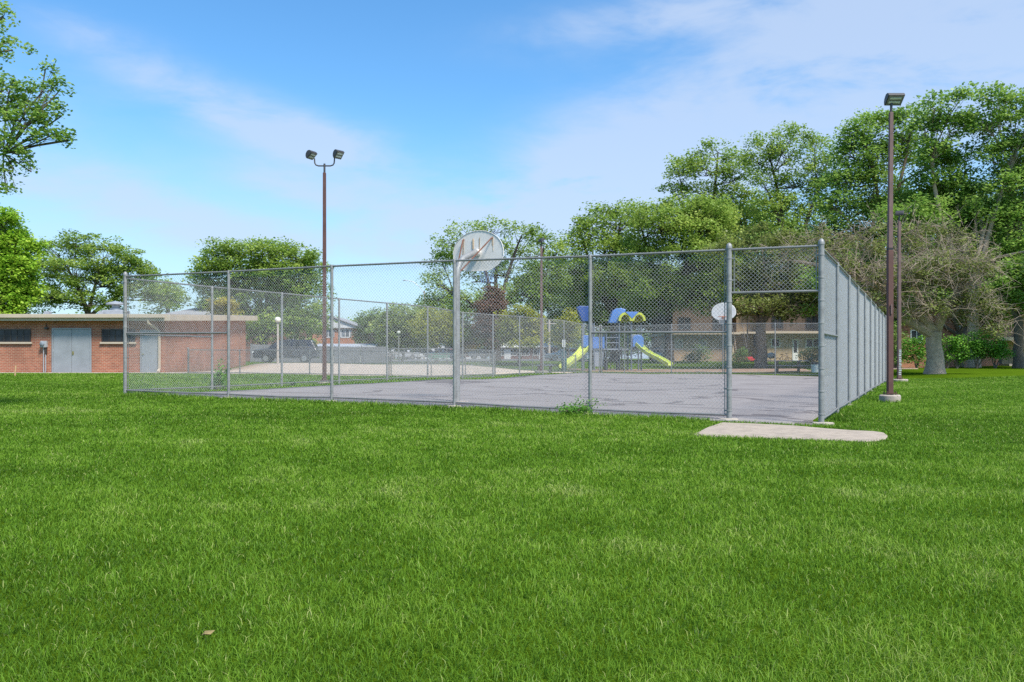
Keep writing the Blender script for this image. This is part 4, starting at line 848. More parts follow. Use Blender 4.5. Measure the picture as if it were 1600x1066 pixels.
# ------------------------------------------------------------------ lawn grass blades
def grass(name, n, ylo, yhi, wide, seed, label):
    rg = np.random.default_rng(seed)
    # density falls off with distance so the sward stays evenly covered in the picture
    u = rg.random(n); p = .52; y = (ylo**p+(yhi**p-ylo**p)*u)**(1/p)
    x = rg.uniform(-1, 1, n)*(wide*y+1.6)
    t, s_ = to_ts(x, y); keep = ~((t > A0+.05) & (t < A1) & (s_ > S0-.05) & (s_ < S1))
    keep &= ~in_poly(x, y, PADP)
    for px, D, r_ in ((1390.5, 22.5, .28), (507, 31, .28), (1405, 41, .4), (846, 50.5, .4)): keep &= (x-PX(px, D))**2+(y-D)**2 > r_**2
    keep &= ~((y > 40.9) & (x < -13.1)); keep &= ~((y > 38.5+(x+5)*-.18) & (x < -4.5+(y-38.5)*.45))
    x, y = x[keep], y[keep]; n = len(x); z = hh(x, y)
    d = y
    wd = (.0030*np.maximum(1, d/3.2)**.8)*rg.uniform(.7, 1.3, n)
    big = smooth_noise(x, y, 11, 16, .05, .35); mid = smooth_noise(x, y, 12, 18, .4, 1.6)
    ht = (.043+.008*mid+.004*big)*rg.uniform(.55, 1.45, n)*(1+.010*np.minimum(d, 30)); ht = np.clip(ht, .024, .16)
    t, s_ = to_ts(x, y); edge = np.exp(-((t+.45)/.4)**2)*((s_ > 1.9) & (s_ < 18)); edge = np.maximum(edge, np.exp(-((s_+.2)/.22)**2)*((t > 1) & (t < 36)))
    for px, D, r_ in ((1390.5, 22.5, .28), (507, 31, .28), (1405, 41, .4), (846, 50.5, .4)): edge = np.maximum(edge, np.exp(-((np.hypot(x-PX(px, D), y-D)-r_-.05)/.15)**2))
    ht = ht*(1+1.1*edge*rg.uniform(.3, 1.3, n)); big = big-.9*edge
    az_ = rg.uniform(0, 2*math.pi, n)+.8*mid; lean = rg.uniform(.2, 1.5, n)
    dx, dy_ = np.cos(az_), np.sin(az_); fa_ = rg.uniform(0, 2*math.pi, n); wx, wy = np.cos(fa_)*wd*.5, np.sin(fa_)*wd*.5
    B = np.stack([x, y, z-.005], 1)
    m1 = B+np.stack([dx*ht*lean*.35, dy_*ht*lean*.35, ht*.6], 1); tip = B+np.stack([dx*ht*lean, dy_*ht*lean, ht*(1-.3*lean)], 1)
    wv_ = np.stack([wx, wy, 0*wx], 1)
    Vv = np.stack([B-wv_, B+wv_, m1+wv_*.8, m1-wv_*.8, tip], 1).reshape(-1, 3)
    b = np.arange(n)*5; q = np.stack([b, b+1, b+2, b+3], 1); tr_ = np.stack([b+3, b+2, b+4], 1)
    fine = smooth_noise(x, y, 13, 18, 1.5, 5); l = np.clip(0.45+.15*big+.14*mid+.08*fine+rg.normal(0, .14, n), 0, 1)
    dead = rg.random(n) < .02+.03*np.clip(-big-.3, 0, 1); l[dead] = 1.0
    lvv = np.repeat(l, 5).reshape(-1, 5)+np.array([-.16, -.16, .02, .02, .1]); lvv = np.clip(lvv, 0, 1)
    o = np_mesh(name, Vv, q, M['grass'], None, lvv.ravel(), tris=tr_); o['kind'] = 'stuff'; o['label'] = label; o['category'] = 'grass'
m, nt4, out4 = new_mat('grass_blade'); L4 = nt4.links.new
at4 = N(nt4, 'ShaderNodeAttribute', attribute_name='lv')
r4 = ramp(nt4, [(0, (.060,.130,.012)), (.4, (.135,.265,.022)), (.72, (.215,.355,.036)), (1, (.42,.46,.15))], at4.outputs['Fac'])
d4 = N(nt4, 'ShaderNodeBsdfDiffuse'); t4 = N(nt4, 'ShaderNodeBsdfTranslucent'); g4 = N(nt4, 'ShaderNodeBsdfGlossy'); g4.inputs['Roughness'].default_value = .4
L4(r4.outputs[0], d4.inputs[0]); L4(r4.outputs[0], t4.inputs[0])
a4 = N(nt4, 'ShaderNodeMixShader'); a4.inputs[0].default_value = .35; L4(d4.outputs[0], a4.inputs[1]); L4(t4.outputs[0], a4.inputs[2])
b4 = N(nt4, 'ShaderNodeMixShader'); b4.inputs[0].default_value = .008; L4(a4.outputs[0], b4.inputs[1]); L4(g4.outputs[0], b4.inputs[2]); L4(b4.outputs[0], out4.inputs[0]); M['grass'] = m
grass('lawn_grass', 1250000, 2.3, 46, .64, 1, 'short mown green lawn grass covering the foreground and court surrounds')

# ------------------------------------------------------------------ buildings
def window(parent, x, z, wd, ht, y, frame='white_trim', glass='glass', mull=(1,), fr=.06, sill=None, hm=()):
    """wall faces -y; (x, z) is the lower left corner of the opening"""
    mb = MB(); a, b = y-.045, y+.02
    mb.box(x-fr, x, a, b, z-fr, z+ht+fr); mb.box(x+wd, x+wd+fr, a, b, z-fr, z+ht+fr); mb.box(x, x+wd, a, b, z-fr, z); mb.box(x, x+wd, a, b, z+ht, z+ht+fr)
    k = len(mull)+1
    if mull != (1,) or True:
        nm = mull[0] if mull else 0
        for i in range(nm): q = x+wd*(i+1)/(nm+1); mb.box(q-fr*.4, q+fr*.4, a+.005, b, z, z+ht)
    for q in hm: mb.box(x, x+wd, a+.008, b, z+ht*q-fr*.3, z+ht*q+fr*.3)
    f = mb.build('window', M[frame], parent); MB().box(x, x+wd, y-.015, y+.01, z, z+ht).build('pane', M[glass], f)
    if sill: MB().box(x-.12, x+wd+.12, y-.1, y+.02, z-fr-.09, z-fr-.002).build('sill', M[sill], f)
    return f

# maintenance building on the left
BD = 42.0; bx, bz = PX(258, BD), .33
B1 = thing('brick_building', 'low flat roofed red brick maintenance building with grey steel doors', 'building', (bx, BD, bz))
def lx(px, D=BD): return PX(px, D)-bx
def lz(py, D=BD): return CAMZ-(py-HY)/F*D-bz
YR = 0.0; D2 = BD
BDEP = 12.7; xl = lx(-420); zf = lz(492.5); zr_ = CAMZ+64.5*57/F-bz; slope = (zr_-zf)/(BDEP+1.4)
def rz(y): return zf+slope*(y+.5)
mb = MB(); mb.prism([(0, -.6), (BDEP, -.6), (BDEP, rz(BDEP)-.2), (0, rz(0)-.2)], xl, 0, 'x'); mb.build('wall', M['brick'], B1)
mb = MB(); mb.prism([(-.5, rz(-.5)-.31), (BDEP+1.2, rz(BDEP+1.2)-.31), (BDEP+1.2, rz(BDEP+1.2)), (-.5, rz(-.5))], xl-.5, .42, 'x'); rf = mb.build('roof', M['fascia'], B1, bevel=.015)
mb = MB(); mb.box(xl-.5, .2, -.64, -.505, rz(-.5)-.16, rz(-.5)+.015); mb.build('gutter', M['fascia'], rf, bevel=.01)
mb = MB(); mb.prism([(-.3, rz(-.3)+.004), (BDEP+1, rz(BDEP+1)+.004), (BDEP+1, rz(BDEP+1)+.03), (-.3, rz(-.3)+.03)], xl-.3, .25, 'x'); mb.build('roof_gravel', M['roofing'], rf)
for q in (72, 157): MB().box(lx(q, 44)-.13, lx(q, 44)+.13, 2, 2.3, rz(2), lz(486.5, 44)).build('roof_vent', M['metal_grey'], rf, bevel=.01)
mb = MB(); mb.lathe([(.3, 0), (.3, .18), (.2, .2), (.2, .36), (.5, .38), (.5, .46), (.1, .56)], 16, (lx(181, 46), 4, lz(490, 46)+.1)); mb.build('roof_exhaust_fan', M['metal_grey'], rf, True)
mb = MB(); mb.box(lx(165, 46), lx(196, 46), 3.6, 4.6, lz(492, 46), lz(485, 46)); mb.build('roof_curb', M['metal_grey'], rf, bevel=.02)
# double door
xa, xb = lx(83.5, D2), lx(141.5, D2); z1 = lz(515, D2); xm = (xa+xb)/2; zb_ = .02
mb = MB(); mb.box(xa-.06, xa, YR-.06, YR+.05, 0, z1+.07); mb.box(xb, xb+.06, YR-.06, YR+.05, 0, z1+.07); mb.box(xa, xb, YR-.06, YR+.05, z1, z1+.07); mb.build('door_frame', M['door_grey'], B1)
for a, b in ((xa+.005, xm-.008), (xm+.008, xb-.005)):
    dr = MB().box(a, b, YR-.035, YR+.02, zb_, z1-.005).build('door', M['door_grey'], B1, bevel=.006)
    mb = MB()
    for hz_ in (.3, 1.1, 1.9): xx = a if a < xm-.1 else b; mb.box(xx-.025, xx+.025, YR-.05, YR-.036, hz_, hz_+.12)
    mb.build('hinge', M['metal_grey'], dr)
    if a > xm:
        mb = MB().lathe([(.0, 0), (.032, .0), (.032, .05), (.0, .055)], 10); mb.v = [(a+.07+p[0], YR-.04-p[2], 1.02+p[1]) for p in mb.v]; mb.box(a+.02, a+.1, YR-.042, YR-.036, .93, 1.12); mb.build('handle', M['brass'], dr)
# single door
xa, xb = lx(221.5, D2), lx(247, D2); z1 = lz(517, D2)
mb = MB(); mb.box(xa-.05, xa, YR-.06, YR+.05, 0, z1+.05); mb.box(xb, xb+.05, YR-.06, YR+.05, 0, z1+.05); mb.box(xa, xb, YR-.06, YR+.05, z1, z1+.05); mb.build('door_frame', M['door_grey'], B1)
dr = MB().box(xa+.005, xb-.005, YR-.035, YR+.02, zb_, z1-.004).build('door', M['door_grey'], B1, bevel=.006)
mb = MB().lathe([(.0, 0), (.03, .0), (.03, .05), (.0, .055)], 10); mb.v = [(xa+.09+p[0], YR-.036-p[2], .98+p[1]) for p in mb.v]; mb.build('handle', M['brass'], dr)
for (a, b) in ((-3, 47), (161, 210)):
    window(B1, lx(a, D2), lz(533, D2), PX(b, D2)-PX(a, D2), (533-516)*D2/F, YR, 'dark_trim', 'glass', (4,), .05, 'fascia', (.5,))
window(B1, lx(-150, D2), lz(533, D2), 1.6, .55, YR, 'dark_trim', 'glass', (4,), .05, 'fascia', (.5,))
# meter, conduits, wall lamp, downspout
mt = MB().box(lx(65.5, D2), lx(75, D2), YR-.16, YR, lz(543, D2), lz(533, D2)).build('electric_meter_box', M['metal_grey'], B1, bevel=.015)
mb = MB().lathe([(.1, 0), (.1, .09), (.05, .12)], 14); mb.v = [(lx(69, D2)+p[0], YR-.16-p[2], lz(538, D2)+p[1]) for p in mb.v]; mb.build('meter_dial', M['glass_soft'], mt, True)
MB().box(lx(71.5, D2), lx(74, D2), YR-.1, YR, lz(553, D2), lz(543.5, D2)).build('switch_box', M['dark_trim'], B1)
mb = MB(); mb.tube([(lx(69, D2), YR-.05, lz(543, D2)), (lx(69, D2), YR-.05, -.1)], .025, 8); mb.tube([(lx(72.3, D2), YR-.05, lz(553, D2)), (lx(72.3, D2), YR-.05, .15), (lx(70, D2), YR-.05, .0)], .025, 8); mb.build('conduit', M['metal_grey'], B1, True)
mb = MB(); mb.tube([(lx(73, D2), YR-.02, lz(505, D2)), (lx(73, D2), YR-.02, lz(512, D2))], .012, 6); mb.box(lx(71.5, D2), lx(76, D2), YR-.14, YR, lz(515, D2), lz(511.5, D2)); mb.build('wall_lamp', M['dark_trim'], B1)
xd = lx(250, D2)
mb = MB(); mb.tube([(lx(238, D2), -.56, rz(-.5)-.1), (lx(239, D2), -.5, lz(506, D2)), (xd-.1, YR-.14, lz(514, D2)), (xd, YR-.09, lz(518, D2)), (xd, YR-.09, .25), (xd+.03, YR-.3, .1)], .065, 4, sq=True); mb.build('downspout', M['fascia'], B1)

def simple_house(name, label, px0, px1, D, pyb, pytop, wallmat, depth=10, zb=None):
    x0, x1 = PX(px0, D), PX(px1, D); z0 = h((x0+x1)/2, D); r = thing(name, label, 'building', (x0, D, z0)); top = CAMZ-(pytop-HY)/F*D-z0
    MB().box(0, x1-x0, 0, depth, -.6, top).build('wall', M[wallmat], r)
    def X(px): return PX(px, D)-x0
    def Z(py): return CAMZ-(py-HY)/F*D-z0
    return r, X, Z
# hip roofed house behind the maintenance building
r, X, Z = simple_house('house', 'house with grey hipped roof peeping over the brick building', 255, 325, 75, 560, 493, 'brick_d')
x0, x1, zt, zp = X(247), X(334), Z(493), Z(474.5); c = (x0+x1)/2
MB().add([(x0,-.5,zt),(x1,-.5,zt),(x1,10.5,zt),(x0,10.5,zt),(c-.6,5,zp),(c+.6,5,zp)], [(0,1,5,4),(1,2,5),(2,3,4,5),(3,0,4),(3,2,1,0)]).build('roof', M['shingle'], r)
r, X, Z = simple_house('house', 'brown roofed house partly hidden behind the small yellow tree', 362, 410, 92, 560, 492, 'brick_d')
x0, x1, zt, zp = X(352), X(395), Z(494), Z(482)
MB().add([(x0,-.5,zt),(x1,-.5,zt),(x1,10.5,zt),(x0,10.5,zt),(x0+1.2,5,zp),(x1-1.2,5,zp)], [(0,1,5,4),(1,2,5),(2,3,4,5),(3,0,4),(3,2,1,0)]).build('roof', M['shingle_b'], r)
# dark brick flats behind the parked black car
r, X, Z = simple_house('apartment_building', 'dark red brick flats behind the black parked car', 384, 476, 98, 560, 492, 'brick_d')
MB().box(X(380), X(480), -.5, 10.5, Z(492), Z(489)).build('roof', M['shingle_b'], r)
for px, py in ((388,513),(388,541),(410,513),(452,513),(452,541)): window(r, X(px), Z(py), .95, 1.2, 0, 'white_trim', 'glass', (1,), .07)
MB().tube([(X(403), -.1, -.2), (X(403), -.1, Z(530))], .05, 6).build('drainpipe', M['white_trim'], r)
# gabled brick house
r, X, Z = simple_house('house', 'orange brick house with wide white gable left of centre', 488, 553, 100, 560, 513, 'brick_o', 12)
MB().prism([(X(478), Z(513)), (X(566), Z(513)), (X(512), Z(494.5))], -.3, 12.2, 'y').build('gable', M['white_siding'], r)
mb = MB(); xa, xb, xp = X(474), X(570), X(512)
mb.add([(xa,-.5,Z(514.2)),(xp,-.5,Z(493.4)),(xb,-.5,Z(514.2)),(xa,12.5,Z(514.2)),(xp,12.5,Z(493.4)),(xb,12.5,Z(514.2)),(xa,-.5,Z(513.0)),(xp,-.5,Z(492)),(xb,-.5,Z(513.0)),(xa,12.5,Z(513.0)),(xp,12.5,Z(492)),(xb,12.5,Z(513.0))], [(6,7,10,9),(7,8,11,10),(0,3,4,1),(1,4,5,2),(0,1,7,6),(1,2,8,7),(3,9,10,4),(4,10,11,5),(0,6,9,3),(2,5,11,8)]); mb.build('roof', M['shingle'], r)
for px in (507, 533.5): window(r, X(px), Z(526.5), 12*100/F, 11*100/F, 0, 'white_trim', 'glass_soft', (1,), .1); 
for px in (503.5, 519.5, 530, 546): MB().box(X(px), X(px)+.25, -.04, .01, Z(527), Z(515)).build('shutter', M['metal_grey'], r)
# long low garage with pale roof
r, X, Z = simple_house('garage', 'long low garage with pale metal roof behind the grey board fence', 490, 584, 88, 560, 546, 'white_siding', 6)
MB().prism([(-.4, Z(546)), (6.4, Z(546)), (6.4, Z(546)+.2), (3, Z(536.5)), (-.4, Z(546)+.2)], X(488), X(586), 'x').build('roof', pm('pale_metal_roof', (.5,.51,.53), .5, .2), r)
# white A-frame house, red brick rows, tan apartments, orange apartments
r, X, Z = simple_house('house', 'small white house with steep gable behind the yellow truck', 719, 748, 125, 560, 533, 'white_siding', 10)
MB().prism([(X(715), Z(534)), (X(752), Z(534)), (X(733), Z(508))], -.05, 10, 'y').build('gable', M['white_siding'], r)
mb = MB(); mb.tube([(X(714), -.3, Z(535)), (X(733), -.3, Z(506.5)), (X(753), -.3, Z(535))], .22, 4); mb.build('roof', M['shingle'], r)
window(r, X(730), Z(530), .9, 1.1, -.05, 'white_trim', 'glass', (1,), .08)
r, X, Z = simple_house('house', 'white bungalow behind the bright yellow green tree', 640, 716, 132, 560, 532, 'white_siding', 9)
MB().prism([(-.5, Z(532)), (9.5, Z(532)), (4.5, Z(520))], X(637), X(719), 'x').build('roof', M['shingle_b'], r)
for px in (650, 672, 696): window(r, X(px), Z(543), 1.1, 1.1, 0, 'dark_trim', 'glass', (1,), .08)
r, X, Z = simple_house('row_house', 'long low dark red brick row house behind the lime tree and far pole', 768, 872, 105, 560, 543, 'brick_d', 9)
MB().prism([(-.5, Z(543)), (9.5, Z(543)), (4.5, Z(534))], X(765), X(876), 'x').build('roof', M['white_siding'], r)
for px in (778, 796, 815, 834, 852): window(r, X(px), Z(555), .9, .75, 0, 'white_trim', 'glass', (1,), .07)
for px in (788, 842): MB().box(X(px), X(px)+.8, -.04, .02, 0, Z(546)).build('door', M['white_trim'], r)
# tan two storey apartments
AD = 86
r, X, Z = simple_house('apartment_building', 'tan two storey apartment building with white door and long eave', 1195, 1330, AD, 565, 521, 'tan', 12)
MB().box(X(1192), X(1334), -1.0, 12.4, Z(521.5), Z(518)).build('eave', M['fascia'], r)
MB().box(X(1196), X(1330), 1.6, 12, Z(518), Z(445)).build('upper_wall', M['brown_s'], r)
MB().box(X(1190), X(1336), .4, 12.6, Z(445), Z(440)).build('roof', M['shingle_b'], r)
window(r, X(1206), Z(541.5), 11.5*AD/F, 11.5*AD/F, 0, 'white_trim', 'glass', (0,), .1)
window(r, X(1260), Z(542), 30*AD/F, 12*AD/F, 0, 'white_trim', 'glass', (2,), .1)
d_ = MB().box(X(1238), X(1247), -.06, .02, .05, Z(530)).build('door', M['white_trim'], r); MB().box(X(1240), X(1245), -.075, -.062, Z(551), Z(532)).build('pane', M['glass'], d_)
for px in (1214, 1268): window(r, X(px), Z(512), 1.1, 1.2, 1.6, 'dark_trim', 'glass', (1,), .08)
r, X, Z = simple_house('apartment_building', 'pinkish tan brick apartment wing behind the far basketball hoop', 1046, 1150, AD, 565, 522, 'tan_b', 11)
MB().box(X(1040), X(1153), -1.0, 11.4, Z(523), Z(519.5)).build('eave', M['fascia'], r)
MB().box(X(1046), X(1150), 1.6, 11, Z(519.5), Z(455)).build('upper_wall', M['brown_s'], r)
MB().box(X(1042), X(1154), .6, 11.4, Z(455), Z(450)).build('roof', M['shingle_b'], r)
for px in (1056, 1093): window(r, X(px), Z(542), 10*AD/F, 10*AD/F, 0, 'white_trim', 'glass_soft', (1,), .08)
for px in (1065, 1120): window(r, X(px), Z(514), 1.2, 1.2, 1.6, 'dark_trim', 'glass', (1,), .08)
d_ = MB().box(X(1147)-.9, X(1147)-.05, -.06, .02, .05, Z(531)).build('door', M['fascia'], r); MB().box(X(1147)-.75, X(1147)-.2, -.075, -.062, Z(550), Z(533)).build('pane', M['glass'], d_)
r, X, Z = simple_house('apartment_building', 'recessed tan link between the two apartment wings behind the outside stair', 1150.5, 1194.5, AD+3, 565, 465, 'tan', 8)
MB().box(X(1150.6), X(1194.4), -1.4, 0, Z(522), Z(519)).build('landing', M['fascia'], r)
window(r, X(1178), Z(541), 1.0, 1.6, 0, 'dark_trim', 'glass', (1,), .08)
# outside stair
sx, sy = PX(1160, 82.5), 82.5; st = thing('outside_stair', 'dark metal outside stair climbing to the apartment landing', 'stair', (sx, sy, h(sx, sy)))
mb = MB()
for k in range(14): mb.box(-.55+.0, .45, -.1+k*.13, .16+k*.13, .2*k+.1, .2*k+.15)
mb.build('tread', M['dark_trim'], st)
mb = MB()
for xx in (-.55, .5): mb.tube([(xx, 0, 0), (xx, 1.8, 2.75)], .05, 4); mb.tube([(xx, 0, 1.0), (xx, 1.8, 3.75)], .03, 6)
mb.tube([(.5, 0, 0), (.5, 0, 4.8)], .07, 6); mb.tube([(-.55, 0, 0), (-.55, 0, 1.0)], .04, 6); mb.build('railing', M['dark_trim'], st)
# orange brick apartments on the right
OD = 62
r, X, Z = simple_house('apartment_building', 'orange brick apartment building with recessed balcony bay behind the junipers', 1408, 1561, OD, 572, 425, 'brick_o', 14)
MB().box(X(1400), X(1720), -.5, 14.5, Z(425), Z(419)).build('roof', M['fascia'], r)
MB().box(X(1561.2), X(1720), 2.2, 14, -.6, Z(425)).build('recessed_wall', M['tan'], r)
for py0, py1 in ((532, 527), (476, 471)): MB().box(X(1561.2), X(1700), .1, 2.2, Z(py0), Z(py1)).build('balcony_slab', M['fascia'], r)
for py0, py1 in ((527, 511), (471, 455)):
    mb = MB(); x0, x1 = X(1562), X(1700); mb.box(x0, x1, .14, .18, Z(py1)-.04, Z(py1)); mb.box(x0, x1, .14, .18, Z(py0)+.05, Z(py0)+.09)
    nb_ = int((x1-x0)/.13)
    for k in range(nb_): q = x0+k*.13; mb.box(q, q+.022, .15, .17, Z(py0)+.09, Z(py1)-.04)
    mb.build('balcony_railing', M['dark_trim'], r)
MB().box(X(1575), X(1592), 2.15, 2.25, .1, Z(535)).build('door', M['dark_trim'], r)
window(r, X(1424), Z(534), .75, .8, 0, 'white_trim', 'glass', (1,), .08)
for px, py in ((1424,484),(1500,484),(1500,534),(1424,445)): window(r, X(px), Z(py), 1.2, 1.1, 0, 'white_trim', 'glass', (1,), .08)
MB().box(X(1562), X(1640), -1.2, .1, -.3, .25).build('entry_step', M['concrete'], r)

# grey board fence behind the second court
def board_fence(name, label, px0, px1, D0, D1, ztop_py0, ztop_py1):
    a = Vector((PX(px0, D0), D0, 0)); b = Vector((PX(px1, D1), D1, 0)); d = b-a; ln = d.length; z0 = h(a.x, a.y)
    r = thing(name, label, 'fence', (a.x, a.y, z0), math.atan2(d.y, d.x)); n = max(1, round(ln/2.4)); H_ = 1.5
    for k in range(n):
        q = a+d*(k/n); zz = h(q.x, q.y)-z0; mb = MB(); w_ = ln/n
        for j in range(int(w_/.15)): mb.box(k*w_+j*.15, k*w_+j*.15+.14, 0, .02, zz+.03, zz+H_+random.uniform(-.015, .015))
        mb.build('board_panel', M['fence_grey'], r); MB().box(k*w_-.05, k*w_+.05, .022, .12, zz-.1, zz+H_+.08).build('fence_post', M['fence_grey'], r)
board_fence('board_fence', 'grey wooden board fence between the pale court and the gabled house', 392, 606, 72, 76, 545, 545)

# ------------------------------------------------------------------ vehicles
def car(label, px, D, yaw, paint, kind='sedan', cat='car', sc_=1.0):
    x = PX(px, D); r = thing('parked_car', label, cat, (x, D, h(x, D)+.03), yaw, 'cars parked beyond the courts')
    if kind == 'suv': L_, H_ = 4.7, 1.75; low = [(-2.35,.35),(-2.35,.75),(-2.2,1.0),(-1.1,1.08),(2.3,1.08),(2.35,.9),(2.35,.35)]; cab = [(-1.25,1.06),(-.55,1.66),(.2,1.75),(1.9,1.72),(2.28,1.06)]
    else: L_, H_ = 4.5, 1.45; low = [(-2.25,.3),(-2.25,.62),(-2.1,.78),(-1.1,.92),(1.5,.95),(2.2,.9),(2.25,.6),(2.25,.3)]; cab = [(-1.2,.9),(-.45,1.38),(.1,1.45),(.9,1.42),(1.7,.93)]
    bo = MB().prism(low, -.88, .88, 'y').build('body', M[paint], r, bevel=.08)
    mb = MB(); n = len(cab); cz = cab[0][1]
    vs = [(a, -.84+.16*(b-cz)/.6, b) for a, b in cab]+[(a, .84-.16*(b-cz)/.6, b) for a, b in cab]
    mb.add(vs, [tuple(range(n)), tuple(range(2*n-1, n-1, -1))]+[(i, i+n, (i+1) % n+n, (i+1) % n) for i in range(n)]); mb.build('cabin', M[paint], bo, bevel=.05)
    mb = MB(); zt = max(b for a, b in cab)-.1; zl = cz+.06
    for sg in (-1, 1):
        for (u0, u1) in ((.14, .46), (.5, .86)):
            a0, a1 = cab[0][0], cab[-1][0]; ln = a1-a0; yb = .845*sg; yt = (.84-.16*(zt-cz)/.6+.008)*sg
            mb.add([(a0+ln*u0, yb, zl), (a0+ln*u1, yb, zl), (a0+ln*(u1*.72+.14), yt, zt), (a0+ln*(u0*.55+.26), yt, zt)], [(0,1,2,3)])
    a, b, c_ = cab[0], cab[1], cab[-1]; d_ = cab[-2]
    mb.add([(a[0]+.05,-.68,a[1]+.06),(a[0]+.05,.68,a[1]+.06),(b[0]-.08,.6,b[1]-.04),(b[0]-.08,-.6,b[1]-.04)], [(0,1,2,3)]); mb.v[-4:] = [(p[0]-.035, p[1], p[2]+.02) for p in mb.v[-4:]]
    mb.add([(c_[0]-.04,-.68,c_[1]+.06),(c_[0]-.04,.68,c_[1]+.06),(d_[0]+.08,.6,d_[1]-.06),(d_[0]+.08,-.6,d_[1]-.06)], [(0,1,2,3)]); mb.v[-4:] = [(p[0]+.03, p[1], p[2]+.02) for p in mb.v[-4:]]
    mb.build('window', M['glass'], bo)
    for wx in (-1.4, 1.4):
        for sg in (-1, 1):
            mb = MB().lathe([(.2, -.1), (.32, -.1), (.33, -.06), (.33, .06), (.32, .1), (.2, .1)], 18); mb.v = [(wx+p[0], sg*.82+p[2], .33+p[1]) for p in mb.v]; wh = mb.build('wheel', M['tyre'], r)
            mb = MB().lathe([(.0, -.105), (.2, -.105), (.2, .105), (.0, .105)], 14); mb.v = [(wx+p[0], sg*.82+p[2], .33+p[1]) for p in mb.v]; mb.build('rim', M['rim'], wh)
    for sg in (-1, 1): MB().box(low[0][0]-.02, low[0][0]+.1, sg*.7-.15, sg*.7+.15, low[1][1]-.02, low[1][1]+.1).build('headlight', M['light_glass'], r)
    return r
car('black sports utility car parked beyond the pale court beside the brick building', 448, 64, R(6), 'car_black', 'suv')
car('white car parked left of the globe lamp, nearest white one', 622, 116, R(20), 'car_white', 'suv')
car('white sedan nosing out right of the globe lamp', 634, 108, R(160), 'car_white')
car('silver sedan parked in front of the white bungalow', 690, 112, R(5), 'car_silver')
car('dark red car behind the near hoop pole', 708, 118, R(5), 'car_red')
car('silver car parked right of the near hoop pole by the low fence end', 757, 112, R(10), 'car_silver', 'suv')
car('black car parked left of the silver sedan', 660, 114, R(5), 'car_black')
car('white sedan parked on the grass edge right of the lime slide', 1034, 92, R(65), 'car_white')
car('white sedan behind the foot of the left lime slide', 884, 92, R(8), 'car_white')
# yellow box truck
x, D = PX(727, 112), 112; tk = thing('box_truck', 'yellow box truck behind the near hoop pole', 'truck', (x, D, h(x, D)+.03), R(8))
MB().box(-1.15, 1.6, -1.1, 1.1, .9, 2.55).build('cargo_box', M['yellow'], tk, bevel=.04)
MB().prism([(1.62,.5),(3.3,.5),(3.35,1.2),(2.9,1.3),(2.5,2.1),(1.62,2.1)], -.95, .95, 'y').build('cab', M['yellow'], tk, bevel=.06)
MB().box(-1.15, 3.2, -.8, .8, .55, .88).build('chassis', M['black'], tk)
mb = MB(); rg = random.Random(5)
for k in range(8): q = -.75+k*.25; mb.box(q, q+.18, -1.112, -1.102, 1.85, 2.02+rg.uniform(0, .06))
mb.build('dark_lettering', M['car_black'], tk)
for wx in (-.5, 2.5):
    for sg in (-1, 1):
        mb = MB().lathe([(.2, -.12), (.42, -.12), (.42, .12), (.2, .12)], 16); mb.v = [(wx+p[0], sg*.95+p[2], .42+p[1]) for p in mb.v]; mb.build('wheel', M['tyre'], tk)

# ------------------------------------------------------------------ street furniture
def globe_lamp(label, px, D, pyg):
    x = PX(px, D); z = h(x, D); zg = CAMZ-(pyg-HY)/F*D-z; r = thing('globe_lamp', label, 'street lamp', (x, D, z), 0, 'globe lamps near the car park')
    MB().tube([(0,0,-.1), (0,0,zg-.2)], [.085, .06], 8).build('pole', M['pole_wood'], r, True); MB().lathe([(.09, 0), (.12, .04), (.1, .1)], 10, (0,0,zg-.24)).build('collar', M['lamp_dark'], r)
    g = MB().lathe([(.02, -.19), (.12, -.16), (.19, -.07), (.205, 0), (.19, .08), (.12, .17), (.02, .2)], 16, (0,0,zg)).build('globe', M['globe'], r, True)
globe_lamp('globe lamp on a tall post at the corner of the brick building', 434, 56, 500)
globe_lamp('globe lamp before the pale green roundish tree', 623, 84, 520)
x, D = PX(663, 118), 118; z = h(x, D); r = thing('street_light', 'tall pale street light with a long curved arm above the far trees', 'street lamp', (x, D, z))
zt = CAMZ-(455-HY)/F*D-z; MB().tube([(0,0,-.1), (0,0,zt)], [.13, .1], 8).build('pole', M['pole_wood'], r, True)
xe = PX(634, D)-x; MB().tube([(0,0,zt-.3), (xe*.3,0,zt+.7), (xe*.6,0,zt+1.3), (xe,0,zt+1.5)], .045, 6).build('curved_arm', M['metal_grey'], r, True)
MB().lathe([(.02,-.08),(.16,-.06),(.2,0),(.12,.08)], 10, (xe-.2,0,zt+1.5)).build('lamp_head', M['metal_grey'], r)
x, D = PX(858, 100), 100; z = h(x, D); r = thing('utility_pole', 'pale utility pole between the far floodlight pole and small lime tree', 'pole', (x, D, z)); zt = CAMZ-(500-HY)/F*D-z
MB().tube([(0,0,-.2), (0,0,zt)], [.17, .14], 10).build('pole', M['pole_wood'], r, True); MB().box(-.9, .9, -.06, .06, zt-.5, zt-.38).build('crossarm', M['pole_wood'], r)
# stake
x, D = PX(23.5, 37), 37; r = MB().box(-.025, .025, -.012, .012, -.1, .47).build('wooden_stake', M['wood_post'], None, loc=(x, D, h(x, D))); r.rotation_euler = (0, R(4), .3); tag(r, 'thin pale wooden stake stuck in the lawn before the brick building', 'stake')
